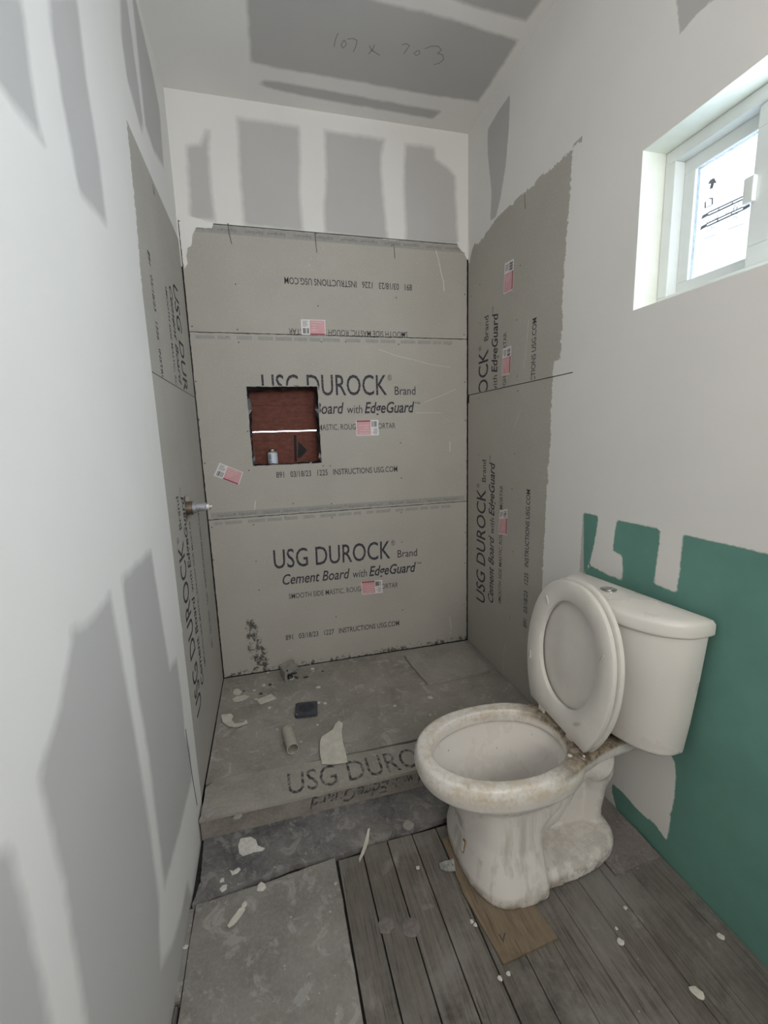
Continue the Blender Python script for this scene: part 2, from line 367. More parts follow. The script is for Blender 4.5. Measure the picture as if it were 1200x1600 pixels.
# ------------------------------------------------------------------ room shell
BT = 0.0127
SEAM1, SEAM2, TOPB, SIDE = 0.884, 1.802, 2.286, 1.497
# left wall: bare drywall windows inside the compound, measured on the wall
LB = [px_poly(0, 0.0, p) for p in [
    [(-160,-60),(30,-12),(34,0),(45,90),(50,130),(56,169),(69,226),(0,135),(-150,-60)],
    [(76,-12),(119,-12),(129,75),(136,131),(154,244),(167,352),(124,300),(119,272),(98,161),(88,94),(80,49)],
    [(187,-10),(197,-10),(224,195),(221,205),(199,125),(190,60)],
    [(204,-30),(212,0),(238,112),(249,169),(256,262),(240,235),(227,195)],
    [(190,904),(236,860),(250,950),(265,1045),(276,1028),(284,1090),(289,1145),(296,1170),(300,1215),(280,1300),(257,1385),(247,1300),(232,1180),(215,1080),(200,970)],
    [(172,927),(187,1010),(210,1140),(235,1300),(249,1412),(249,1450),(251,1510),(270,1475),(284,1425),(292,1380),(300,1400),(262,1720),(150,1720),(135,1600),(102,1390),(82,1305),(60,1212),(78,1160),(95,1100),(109,1020),(112,985),(118,979),(130,980),(150,960)],
    [(15,1322),(32,1390),(50,1465),(80,1600),(100,1720),(-250,1720),(-250,1500),(0,1332)]]]
BIG = [(-3.0, -0.2), (-3.0, 3.2)]
DL = 0.853      # depth of the cement board on the left wall
wl = slab('wall_left', 0, 0.0, -1, REAR, 0.0, FZ-0.02, H, BT, M['wall'], kind='structure', step=0.02,
          holes=[(-DL, 0.0, FZ-0.02, 2.203)], fields={'mud': minus(LB)})
slab('framing', 0, -BT-0.002, -1, REAR, 0.12, FZ-0.1, H, 0.09, M['framing'], wl, step=0.5)
edgeL = [px_poly(0, 0.0, p) for p in [
    [(150,100),(193,172),(197,181),(212,330),(233,585),(240,700),(246,760),(262,850),(285,985),(283,1040),(289,1120),(292,1145),(270,1145),(100,900)],
    [(180,150),(190,168),(266,305),(300,300),(330,380),(300,420),(289,420),(283,395),(275,358),(266,318),(254,292),(205,196),(195,180)]]]
for v0, v1 in ((0.002, SIDE-0.0015), (SIDE+0.0015, 2.203)):
    b = slab('cement_board', 0, 0.0, -1, -DL, -0.003, v0, v1, BT, M['board'], wl, step=0.012, jitter=0.0, fields={'mud': union(edgeL)},
             holes=[(-0.560, -0.470, 0.975, 1.075)] if v0 < 1 else [])
    if v0 < 1: boardL1 = b
    else: boardL2 = b
# back wall
BB = [px_poly(1, 0.0, p) for p in [
    [(291,227),(313,227),(322,203),(327,204),(326,240),(330,300),(336,345),(297,343),(296,300)],
    [(371,184),(467,198),(469,240),(468,300),(472,350),(473,362),(384,352),(381,348),(375,270)],
    [(507,204),(601,218),(596,240),(595,264),(600,320),(606,375),(508,364),(506,330),(510,280)],
    [(633,225),(678,231),(680,248),(702,264),(711,276),(713,330),(716,384),(634,376),(633,330),(631,290)]]]
wb = slab('wall_back', 1, 0.0, 1, 0.0, W, TOPB+0.002, H, BT, M['wall'], kind='structure', step=0.012, fields={'mud': minus(BB)})
NX0, NX1, NZ0, NZ1 = 0.246, 0.602, 1.150, 1.548
slab('framing', 1, BT+0.001, 1, -0.1, W+0.1, FZ-0.1, H, 0.085, M['tar'], wb, step=0.4, holes=[(NX0-0.004, NX1+0.006, NZ0-0.002, NZ1+0.004)])
mudB = [px_poly(1, 0.0, p) for p in [
    [(270,340),(310,345),(333,350),(331,357),(304,356),(300,366),(299,382),(293,388),(291,400),(293,412),(288,418),(286,396),(280,380)],
    [(714,380),(724,378),(745,380),(745,420),(731,408),(727,398),(721,392),(717,386)],
    [(596,370),(622,372),(616,381),(602,380)],[(372,342),(392,344),(388,352),(378,350)]]]
dirtpoly = px_poly(1, 0.0, [(385,970),(398,963),(405,985),(418,1020),(420,1045),(400,1040),(385,1010)])
def dirt(P):
    a = sdf(P, dirtpoly); b = np.maximum(0.16 - P[:, 1]*0.9 - np.abs(P[:, 0]-0.25)*0.22, 0.24 - P[:, 1]*3.2)
    return np.clip(np.maximum(np.clip(a*6 + 0.22, -1, 0.30), np.minimum(b*1.4, 0.27)), -1, 0.4)
bb1 = slab('cement_board', 1, 0.0, 1, 0.006, W-0.006, 0.004, SEAM1-0.002, BT, M['board_dirty'], wb, step=0.014, jitter=0.001, fields={'dirt': dirt})
bb2 = slab('cement_board', 1, 0.0, 1, 0.006, W-0.006, SEAM1+0.002, SEAM2-0.002, BT, M['board'], wb, step=0.014, jitter=0.0014, holes=[(NX0, NX1, NZ0, NZ1)])
bb3 = slab('cement_board', 1, 0.0, 1, 0.006, W-0.006, SEAM2+0.002, TOPB-0.003, BT, M['board'], wb, step=0.014, jitter=0.001, fields={'mud': union(mudB)})
# red outer sheathing seen through the recess hole, daylight in the gap between two sheets
sheath = empty('sheathing', (0.42, 0.10, 1.35), 'red-brown wood sheathing boards seen through the square hole in the back wall', 'sheathing')
for z0, z1 in ((1.10, 1.3225), (1.3265, 1.4610), (1.4625, 1.62)):
    bm = bmesh.new(); add_box(bm, 0.20-0.42, 0.65-0.42, 0.0, 0.012, z0-1.35, z1-1.35); bobj('panel', bm, M['osb'], sheath)
bm = bmesh.new(); add_box(bm, 0.20-0.42, 0.65-0.42, 0.012, 0.02, 1.44-1.35, 1.48-1.35); bobj('daylight_block', bm, M['tar'], sheath)  # strip added behind the upper joint to block daylight there
def flat_poly(name, axis, val, pts, mat, parent, t=0.0006, side=-1, px=True):
    """thin printed or stuck-on sheet lying on plane; `side` = direction into the room"""
    P = [on(axis, val, *q) for q in pts] if px else [Vector(q) for q in pts]
    bm = bmesh.new(); n = Vector([0, 0, 0]); n[axis] = side
    add_prism(bm, P, n*0.0002, n*t); return bobj(name, bm, mat, parent)
def localise(o, e):
    o.data.transform(Matrix.Translation(-e.location))
m1 = flat_poly('painted_mark', 1, 0.10, [(459,680),(463,680),(464,721),(460,721)], M['black'], sheath); localise(m1, sheath)
m2 = flat_poly('painted_mark', 1, 0.10, [(466,690),(480,703),(471,714),(465,716)], M['black'], sheath); localise(m2, sheath)
# ragged tar paper edge round the hole
bm = bmesh.new()
def ragged(bm, a, b, w, nrm, n=14):
    a = Vector(a); b = Vector(b); nrm = Vector(nrm); pr = None
    for i in range(n+1):
        p = a.lerp(b, i/n); q = p + nrm*w*random.uniform(0.7, 1.7) + Vector((0, random.uniform(0, 0.02), 0))
        v = (bm.verts.new(p), bm.verts.new(q))
        if pr: bm.faces.new((pr[0], v[0], v[1], pr[1]))
        pr = v
yy = 0.015
ragged(bm, (NX0-.002,yy,NZ0), (NX0-.002,yy,NZ1), 0.012, (1,0,0)); ragged(bm, (NX1+.002,yy,NZ0), (NX1+.002,yy,NZ1), 0.012, (-1,0,0))
ragged(bm, (NX0,yy,NZ1+.002), (NX1,yy,NZ1+.002), 0.012, (0,0,-1)); ragged(bm, (NX0,yy,NZ0-.002), (NX1,yy,NZ0-.002), 0.007, (0,0,1))
tp = bobj('torn_membrane', bm, M['tar'], wb)
md = tp.modifiers.new('t', 'SOLIDIFY'); md.thickness = 0.001
# right wall
DR = 0.90
mudR = [px_poly(0, W, p) for p in [
    [(900,225),(895,231),(891,300),(885,370),(880,440),(878,470),(879,500),(877,530),(876,560),(866,566),(863,575),(864,590),(861,640),(860,690),(856,740),(853,790),(850,850),(847,905),(846,940),(840,1000),(842,1060),(900,1200),(1000,900),(960,200)],
    [(722,340),(745,360),(800,305),(850,262),(872,243),(900,215),(893,233),(874,252),(858,268),(845,274),(832,290),(822,298),(812,305),(800,320),(793,322),(775,342),(768,352),(757,368),(748,380),(740,383),(737,392),(733,412),(725,400)]]]
greenR = [px_poly(0, W, [(912,800),(1200,865),(1500,932),(1500,2200),(900,1330),(912,895)])]
bareR = [px_poly(0, W, p) for p in [
    [(762,203),(779,173),(797,147),(795,200),(790,260),(782,310),(775,338),(766,346),(768,300),(762,240)],
    [(1056,-10),(1128,-10),(1090,20),(1062,55)],
    [(911,801),(935,806),(932,830),(926,861),(921,880),(910,897),(905,898)],
    [(963,812),(1032,826),(1030,850),(1026,880),(1021,911),(1036,918),(1057,926),(1062,890),(1068,835),(1210,867),(1500,932),(1500,2300),(1020,1355),(962,1262),(955,1232),(958,1225),(975,1240),(993,1262),(1010,1278),(1020,1283),(1042,1314),(1045,1300),(1048,1270),(1053,1250),(1056,1220),(1055,1195),(1048,1178),(975,1010),(912,898),(923,884),(950,898),(972,907),(973,890),(972,868),(960,862),(957,859),(961,830)]]]
wr = slab('wall_right', 0, W, 1, REAR, 0.0, FZ-0.03, H, BT, M['wall_crisp'], kind='structure', step=0.015,
          holes=[(-DR, 0.0, FZ-0.03, TOPB), WIN], fields={'mud': minus(bareR), 'green': union(greenR)})
slab('framing', 0, W+BT+0.001, 1, REAR, 0.12, FZ-0.1, H, 0.075, M['framing'], wr, step=0.5, holes=[WIN])
br1 = slab('cement_board', 0, W, 1, -DR, -0.004, FZ-0.03, SIDE-0.0025, BT, M['board'], wr, step=0.012, jitter=0.0, fields={'mud': union(mudR)})
br2 = slab('cement_board', 0, W, 1, -DR, -0.004, SIDE+0.0015, TOPB, BT, M['board'], wr, step=0.012, jitter=0.0, fields={'mud': union(mudR)})
box('gap', (W-0.0006, W+0.002, -0.018, -0.004, SIDE-0.045, SIDE-0.002), M['black'], wr)
def corner(name, parent, axis, val, pts, n_in, t=0.0022):
    P = [on(axis, val, *q) for q in pts]; Q = []
    for a, b in zip(P, P[1:]+P[:1]):
        m = max(1, int((b-a).length/0.012))
        for k in range(m):
            e = Vector([random.uniform(-1, 1)*0.0018 for _ in range(3)]); e[axis] = 0; Q.append(a.lerp(b, k/m)+e)
    bm = bmesh.new(); n = Vector((0, 0, 0)); n[axis] = n_in; add_prism(bm, Q, n*-0.001, n*t)
    return bobj(name, bm, M['compound'], parent)
M['compound'] = simple('joint_compound', MUD, 0.85, var=0.04, scale=4, spec=0.25)
corner('joint_compound', wb, 1, 0.0, [(281,332),(305,340),(333,349),(331,357),(306,356),(301,366),(299,384),(293,388),(291,400),(293,412),(288,420),(285,400),(282,370)], -1)
corner('joint_compound', wb, 1, 0.0, [(714,378),(736,374),(736,412),(729,404),(726,396),(720,391),(716,386)], -1)
box('joint_compound', (0.0, 0.0035, -0.010, 0.0, 2.09, 2.31), M['compound'], wb); box('joint_compound', (W-0.0035, W, -0.010, 0.0, 2.24, 2.31), M['compound'], wb)
# ceiling
CB = [px_poly(2, H, p) for p in [
    [(384,-40),(386,0),(390,60),(392,97),(430,106),(500,118),(560,128),(650,145),(747,159),(780,110),(810,63),(750,45),(700,28),(640,14),(600,4),(564,-6),(500,-25)],
    [(695,-5),(750,13),(822,33),(847,-2),(890,-60),(740,-60)],
    [(411,126),(429,127),(500,139),(600,158),(690,174),(683,180),(676,186),(600,172),(500,155),(425,139),(405,131)]]]
ce = slab('ceiling', 2, H, 1, 0.0, W, REAR, 0.0, 0.02, M['ceil'], kind='structure', step=0.015, fields={'mud': minus(CB)})
box('ceiling_deck', (-0.1, W+0.1, REAR-0.1, 0.12, H+0.02, H+0.10), M['framing'], ce)
def stroke(name, axis, val, paths, w, mat, parent, n_in, t=0.0004):
    bm = bmesh.new(); nrm = Vector((0, 0, 0)); nrm[axis] = n_in
    for path in paths:
        P = [on(axis, val, *q) for q in path]
        for a, b in zip(P[:-1], P[1:]):
            d = (b-a).normalized(); s = d.cross(nrm)*w/2
            add_prism(bm, [a-s-d*w*.3, b-s+d*w*.3, b+s+d*w*.3, a+s-d*w*.3], nrm*0.0001, nrm*t)
    return bobj(name, bm, mat, parent)
M['pencil'] = simple('pencil_line', (0.27, 0.26, 0.255), 0.8)
stroke('pencil_writing', 2, H, [[(528,52),(524,62),(522,73)], [(536,64),(533,71),(536,75),(541,70),(539,63),(536,64)], [(543,61),(552,60),(558,63),(556,72),(552,81)],
    [(577,71),(580,78),(588,83),(593,86)], [(585,70),(582,78),(576,84)], [(628,70),(635,68),(640,71),(635,78),(631,84)], [(651,80),(647,83),(650,87),(656,84),(655,79),(651,80)],
    [(664,76),(674,72),(684,72),(690,78),(684,83)], [(684,83),(692,86),(693,93),(686,99),(678,101)]], 0.0035, M['pencil'], ce, -1)
# unseen rear wall, its high opening shaped to let the fill light in
wrr = slab('wall_rear', 1, REAR, -1, 0.0, W, FZ-0.03, H, 0.10, M['wall'], kind='structure', step=0.3, holes=[FILL_OPENING], fields={'mud': lambda P: np.full(len(P), 1.0)})
box('fill_light_box', (-0.3, W+0.3, REAR-0.5, REAR-0.4, FZ-0.1, H+0.1), M['jamb'], wrr)  # unseen box added round the fill light to keep the sky out
for b in ((-0.3, 0.0), (W, W+0.3)): box('fill_light_box', (b[0], b[1], REAR-0.4, REAR-0.10, FZ-0.1, H+0.1), M['jamb'], wrr)
box('fill_light_box', (-0.3, W+0.3, REAR-0.4, REAR-0.10, H+0.02, H+0.1), M['jamb'], wrr)
box('fill_light_box', (-0.3, W+0.3, REAR-0.4, REAR-0.10, FZ-0.1, FZ-0.03), M['jamb'], wrr)
# floor
fl = box('floor', (-0.1, W+0.1, REAR-0.1, 0.1, FZ-0.06, FZ-0.022), M['grime'], kind='structure')

# ------------------------------------------------------------------ floor pieces
def shape_on(name, z, t, pts, mat, parent=None, px=True, ragged_amp=0.0, sub=8):
    """thick sheet lying with its top at z, outline in sight-line pixels (or x,y) -> real plan outline"""
    P = [on(2, z, *q) for q in pts] if px else [Vector((q[0], q[1], z)) for q in pts]
    if ragged_amp:
        Q = []
        for a, b in zip(P, P[1:]+P[:1]):
            for k in range(sub): Q.append(a.lerp(b, k/sub) + Vector((random.uniform(-1, 1), random.uniform(-1, 1), 0))*ragged_amp)
        P = Q
    bm = bmesh.new(); add_prism(bm, P, Vector((0, 0, -t)), Vector((0, 0, 0)))
    return bobj(name, bm, mat, parent)
px_x = [0.447, 0.531, 0.620, 0.709, 0.797, 0.885, 0.972, 1.060, 1.148, 1.236, 1.324, 1.412, W-0.002]
for i, (a, b) in enumerate(zip(px_x[:-1], px_x[1:])):
    cuts = [-1.128, -1.128 - random.uniform(1.0, 1.7), REAR]
    if i == 0: cuts = [-1.15, -2.5, REAR]
    for y1, y0 in zip(cuts[:-1], cuts[1:]):
        g_ = 0.0018 if a < 0.85 else 0.0007
        box('plank', (a+g_, b-g_, y0+0.002, y1, FZ-0.02, FZ + random.uniform(-0.0012, 0.0008)), M['plank'], fl, bevel=0.0012)
shape_on('cement_sheet', FZ+0.001, 0.018, [(0.018,-1.168),(0.20,-1.160),(0.44,-1.138),(0.443,-1.5),(0.438,-2.4),(0.438,-3.69),(0.012,-3.69),(0.014,-2.0)], M['floor_sheet'], fl, px=False, ragged_amp=0.0015)
shape_on('threshold_strip', FZ+0.004, 0.02, [(0.012,-0.945),(0.45,-0.945),(W-0.006,-0.945),(W-0.006,-1.098),(0.90,-1.103),(0.62,-1.118),(0.448,-1.137),(0.30,-1.128),(0.12,-1.158),(0.006,-1.170),(0.022,-1.10)], M['strip'], fl, px=False, ragged_amp=0.0018)
shape_on('floor_tile', FZ+0.010, 0.016, [(1.262,-1.155),(W-0.012,-1.155),(W-0.012,-1.440),(1.262,-1.448)], M['tile'], fl, px=False, ragged_amp=0.0015)
box('edge_strip', (0.000, 0.014, -1.40, -1.175, FZ-0.02, FZ-0.001), M['floor_sheet'], fl)
bm = bmesh.new(); add_tube(bm, [(0.006, -3.6, FZ-0.006), (0.006, -1.41, FZ-0.006)], 0.0055, 12); bobj('floor_conduit', bm, M['steel_box'], fl, smooth=True)
box('baseboard_left', (0.0, 0.0, 0, 0, 0, 0), M['floor_sheet']) if False else None

# ------------------------------------------------------------------ shower base with curb
sb = empty('shower_platform', (W/2, -0.47, FZ), 'grey cement board shower base with a low front curb', 'shower base')
def loc(o, e): o.data.transform(Matrix.Translation(-e.location)); return o
loc(shape_on('base_panel', 0.0, 0.06, [(0.004,-0.003),(0.8522,-0.003),(0.8522,-0.775),(0.004,-0.775)], M['pan'], sb, px=False, ragged_amp=0.0008), sb)
loc(shape_on('base_panel', -0.001, 0.06, [(0.853,-0.003),(W-0.003,-0.003),(W-0.003,-0.79),(0.853,-0.785)], M['pan'], sb, px=False, ragged_amp=0.0008), sb)
loc(shape_on('curb_cap', 0.007, 0.012, [(0.006,-0.948),(0.5,-0.950),(W-0.004,-0.948),(W-0.004,-0.80),(0.8,-0.797),(0.45,-0.787),(0.046,-0.768),(0.010,-0.80)], M['curb'], sb, px=False, ragged_amp=0.0025), sb)
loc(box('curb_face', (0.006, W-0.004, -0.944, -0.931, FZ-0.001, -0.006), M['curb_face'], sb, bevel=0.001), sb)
loc(box('curb_core', (0.006, W-0.004, -0.931, -0.79, FZ-0.01, -0.006), M['framing'], sb), sb)
loc(box('base_core', (0.006, W-0.004, -0.79, -0.004, FZ-0.01, -0.058), M['framing'], sb), sb)
off = shape_on('cement_board_offcut', 0.020, 0.015, [(636,1016),(725,1001),(765,1046),(668,1066),(658,1055),(640,1034),(632,1022)], M['offcut'], ragged_amp=0.0015)
off.data.transform(Matrix.Translation((0, 0, -0.0045)))
tag(off, 'square grey cement board offcut lying in the right rear corner of the shower base', 'board offcut')

# ------------------------------------------------------------------ print on the boards
def text_bm(s, size=1.0, shear=0.0, offset=0.0, space=1.0):
    c = bpy.data.curves.new('t', 'FONT'); c.body = s; c.size = size; c.shear = shear; c.offset = offset; c.resolution_u = 3; c.space_character = space
    o = bpy.data.objects.new('t', c); COL.objects.link(o)
    bpy.context.view_layer.update()
    me = bpy.data.meshes.new_from_object(o.evaluated_get(bpy.context.evaluated_depsgraph_get()))
    bm = bmesh.new(); bm.from_mesh(me); bpy.data.objects.remove(o); bpy.data.curves.remove(c); bpy.data.meshes.remove(me); return bm
def put_text(name, items, origin, right, up, mat, parent, clip=None, lift=0.0005):
    """items: (string, x0, x1, y, cap_height, shear, weight); laid on the plane spanned by right/up"""
    right = Vector(right); up = Vector(up); nrm = right.cross(up); out = bmesh.new()
    for s, x0, x1, y, ch, sh, wt in items:
        b = text_bm(s, 1.0, sh, wt); xs = [v.co.x for v in b.verts]
        xa, xb = min(xs), max(xs); sx = (x1-x0)/(xb-xa); sy = ch/0.70
        for v in b.verts:
            p = Vector(origin) + right*(x0 + (v.co.x-xa)*sx) + up*(y + v.co.y*sy) + nrm*lift; v.co = p
        me = bpy.data.meshes.new('x'); b.to_mesh(me); b.free(); out.from_mesh(me); bpy.data.meshes.remove(me)
    if clip: clip(out)
    return bobj(name, out, mat, parent, recalc=False)
LOGO = [('USG DUROCK', 0, .657, 0, .106, 0, 0.004), ('®', .662, .685, .075, .03, 0, 0.0), ('Brand', .70, .82, 0, .045, 0, 0.004),
        ('Cement Board', .041, .415, -.095, .058, .25, 0.012), ('with', .432, .515, -.095, .045, 0.1, 0.0), ('EdgeGuard', .528, .812, -.095, .058, .25, 0.018), ('™', .815, .845, -.06, .02, 0, 0)]
def small(code, upto=None): return [('SMOOTH SIDE MASTIC, ROUGH SIDE MORTAR', .069, .699, -.18, .030, 0, 0.002),
        ('891   03/18/23   %s   INSTRUCTIONS USG.COM' % code, .039, .704, -.42, .031, 0, 0.010)]
def board_print(board, origin, right, up, code, clip=None, logo=True, sub='printing'):
    if logo: put_text(sub, LOGO, origin, right, up, M['ink'], board, clip)
    put_text('fine_print', small(code), origin, right, up, M['ink_thin'], board, clip)
def cut_half(bm, co, no):
    bmesh.ops.bisect_plane(bm, geom=bm.verts[:]+bm.edges[:]+bm.faces[:], plane_co=co, plane_no=no, clear_outer=True)
def clip_hole(bm):
    for co, no in (((NX0-.004,0,0),(1,0,0)), ((NX1+.004,0,0),(1,0,0)), ((0,0,NZ0-.004),(0,0,1)), ((0,0,NZ1+.004),(0,0,1))):
        bmesh.ops.bisect_plane(bm, geom=bm.verts[:]+bm.edges[:]+bm.faces[:], plane_co=co, plane_no=no)
    dead = [f for f in bm.faces if NX0-.004 < f.calc_center_median().x < NX1+.004 and NZ0-.004 < f.calc_center_median().z < NZ1+.004]
    bmesh.ops.delete(bm, geom=dead, context='FACES')
board_print(bb1, (.313, 0, .590), (1,0,-.012), (0.012,0,1), '1227')
k = on(1, 0, 603, 617); board_print(bb2, (k.x-.650, 0, k.z), (1,0,0), (0,0,1), '1225', clip_hole)
k = on(1, 0, 646, 437); board_print(bb3, (k.x+.03, 0, k.z-.445), (-1,0,0), (0,0,-1), '1226', logo=False)
board_print(br1, (W, -.225, .318), (0,0,1), (0,1,0), '1225')
board_print(br2, (W, -.238, 1.05), (0,0,1), (0,1,0), '1225', lambda bm: cut_half(bm, (0,0,SIDE+.004), (0,0,-1)))
board_print(boardL1, (0, -.668, .272), (0,0,1), (0,-1,0), '1226')
board_print(boardL2, (0, -.30, 1.93), (0,0,-1), (0,1,0), '1226', lambda bm: cut_half(bm, (0,0,SIDE+.004), (0,0,-1)))
# printed edge bands with repeated tiny words and fastener marks
def edge_band(board, z, flip, word='EdgeGuard'):
    items = []; x = 0.05; i = 0
    while x < W-0.12:
        items.append((word, x, x+0.085, 0, 0.013, 0.2, 0.0)); x += 0.125 if i % 2 else 0.105; i += 1
    dots = [(0.325 + 0.30*k) for k in range(4)]
    if flip: put_text('edge_printing', items, (W, 0, z), (-1,0,0), (0,0,-1), M['ink_pale'], board)
    else: put_text('edge_printing', items, (0, 0, z), (1,0,0), (0,0,1), M['ink_pale'], board)
edge_band(bb3, TOPB-0.018, True); edge_band(bb2, SEAM1+0.014, False)
def tick_band(board, z):
    bm = bmesh.new(); x = 0.03
    while x < W-0.1:
        w = random.uniform(0.04, 0.09); add_box(bm, x, min(x+w, W-0.02), -0.0005, 0.0002, z-0.0085, z+0.0085); x += w + random.choice([0.012, 0.012, 0.03])
    bobj('edge_printing', bm, M['edge_band'], board)
tick_band(bb2, SEAM2-0.022); tick_band(bb1, SEAM1-0.022)
box('edge_printing', (0.02, W-0.02, -0.0004, 0.0002, TOPB-0.040, TOPB-0.006), M['edge_band'], bb3)
box('edge_printing', (0.02, W-0.02, -0.0004, 0.0002, SEAM1+0.008, SEAM1+0.036), M['edge_band'], bb2)
# curb lettering
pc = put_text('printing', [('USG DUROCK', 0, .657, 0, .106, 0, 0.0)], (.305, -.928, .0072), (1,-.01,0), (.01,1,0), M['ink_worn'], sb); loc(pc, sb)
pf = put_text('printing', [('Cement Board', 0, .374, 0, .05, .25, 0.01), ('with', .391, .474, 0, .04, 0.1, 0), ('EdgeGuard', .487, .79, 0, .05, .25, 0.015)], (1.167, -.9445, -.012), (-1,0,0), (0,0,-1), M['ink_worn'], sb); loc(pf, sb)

stroke('gap', 0, 0.0, [[(290,1140),(294,1170),(301,1218),(308,1258)]], 0.006, M['black'], boardL1, 1)
# nail and screw heads, each a small dark domed disc
def screws(board, axis, val, n_in, pts, r=0.0035):
    bm = bmesh.new()
    for q in pts:
        p = on(axis, val, *q); m = Matrix.Translation(p)
        s = [r, r, r]; s[axis] = 0.0008
        bmesh.ops.create_icosphere(bm, subdivisions=1, radius=1.0, matrix=m @ Matrix.Diagonal((*s, 1)))
    bobj('screw', bm, M['screw'], board, kind='stuff')
screws(bb3, 1, 0, -1, [(368,444),(497,478),(619,465),(300,510),(371,515),(431,365),(612,384),(356,350),(726,460),(725,523),(494,365)])
screws(bb2, 1, 0, -1, [(355,526),(373,535),(502,534),(540,534),(623,538),(702,538),(306,596),(311,656),(726,597),(727,657),(626,692),(386,617),(387,674),(389,735),(505,728),(516,728),(627,747),(627,785),(320,724),(540,790),(518,787),(458,787),(367,803),(328,795),(729,720)])
screws(bb1, 1, 0, -1, [(446,808),(519,809),(609,796),(627,801),(396,820),(331,824),(333,875),(336,927),(341,1000),(400,877),(405,922),(727,832),(726,880),(725,945),(629,953),(525,964),(628,847)])
screws(br2, 0, W, -1, [(813,415),(750,445),(807,500),(750,505),(808,588),(736,463)])
screws(br1, 0, W, -1, [(748,623),(809,611),(748,711),(804,709),(800,764),(801,862),(797,965),(733,720),(731,860)])
screws(boardL1, 0, 0, 1, [(318,760),(300,650),(310,690)])
# hairline cracks and scratches
M['scratch'] = simple('pale_scratch', (0.62, 0.60, 0.56), 0.8); M['crack'] = simple('dark_crack', (0.05, 0.048, 0.045), 0.8)
stroke('crack', 1, 0, [[(356,351),(358,365),(362,381)], [(492,363),(493,375),(495,395)], [(612,377),(615,382),(616,390),(617,404)]], 0.0028, M['crack'], bb3, -1)
stroke('scratch', 1, 0, [[(681,392),(685,405),(690,430),(693,440),(694,455)]], 0.005, M['scratch'], bb3, -1)
stroke('scratch', 1, 0, [[(592,546),(620,556),(650,563),(676,570),(704,574)], [(664,628),(690,618),(712,608)], [(650,645),(690,645)]], 0.0022, M['scratch'], bb2, -1)
stroke('scratch', 1, 0, [[(703,690),(703,705)], [(399,783),(398,796)]], 0.005, M['scratch'], bb2, -1)
stroke('scratch', 1, 0, [[(702,964),(704,974),(705,984)], [(703,990),(705,987)], [(485,1035),(486,1050)]], 0.004, M['scratch'], bb1, -1)
stroke('scratch', 0, W, [[(826,500),(822,545),(818,575)], [(813,640),(808,655),(803,668)], [(785,1060),(787,1030),(789,1005)]], 0.002, M['scratch'], br2, -1)
stroke('crack', 0, 0, [[(238,288),(240,300),(242,306)],[(241,293),(241,302)]], 0.003, M['crack'], boardL2, 1)
stroke('crack', 0, W, [[(820,304),(820,315),(821,326)]], 0.003, M['crack'], br2, -1)

# ------------------------------------------------------------------ pink product stickers
def sticker(board, axis, val, n_in, quad, label):
    """quad: pixels in the order code-corner outer, along the length, ... -> u along length from the code end to the red-bar end"""
    P = [on(axis, val, *q) for q in quad]            # a (code end, top), b (pink end, top), c (pink end, bottom), d (code end, bottom)
    nrm = Vector((0, 0, 0)); nrm[axis] = n_in; a, b_, c, d = P
    def at(u, v): return a.lerp(b_, u).lerp(d.lerp(c, u), v)
    bm = bmesh.new()
    def patch(u0, u1, v0, v1, lift, mi): add_prism(bm, [at(u0,v0), at(u1,v0), at(u1,v1), at(u0,v1)], nrm*0.0002, nrm*lift, mi)
    patch(0, 1, 0, 1, 0.0008, 0); patch(0.36, 0.97, 0.05, 0.90, 0.0011, 1); patch(0.36, 0.97, 0.90, 0.99, 0.0012, 2)
    for i in range(6): patch(0.07+0.045*i, 0.09+0.045*i+random.choice([0, .015]), 0.56, 0.92, 0.0011, 3)
    for i in range(5): patch(0.06, random.uniform(0.22, 0.33), 0.10+0.08*i, 0.125+0.08*i, 0.0011, 3)
    for i in range(4): patch(0.42, random.uniform(0.6, 0.9), 0.15+0.17*i, 0.17+0.17*i, 0.0013, 0)
    o = bobj('sticker', bm, [M['label_white'], M['label_pink'], M['label_red'], M['label_ink']], board); o['label'] = label
sticker(bb3, 1, 0, -1, [(470,499),(508,500),(509,524),(471,523)], 'pink and white sticker with barcode, on the topmost rear board')
sticker(bb2, 1, 0, -1, [(592,680),(557,681),(556,657),(591,656)], 'pink and white sticker over the fine print')
sticker(bb2, 1, 0, -1, [(343,723),(380,738),(373,758),(334,743)], 'tilted pink and white sticker left of the square hole')
sticker(bb1, 1, 0, -1, [(598,926),(566,929),(564,909),(597,906)], 'pink and white sticker on the bottom rear board')
sticker(br2, 0, W, -1, [(789,412),(787,460),(801,453),(803,404)], 'pink and white sticker turned upright on the right wall, upper one')
sticker(br2, 0, W, -1, [(786,545),(784,587),(797,584),(799,540)], 'pink and white sticker turned upright on the right wall, lower one')
sticker(br1, 0, W, -1, [(781,798),(779,834),(792,836),(793,795)], 'pink and white sticker turned upright on the lower side board')

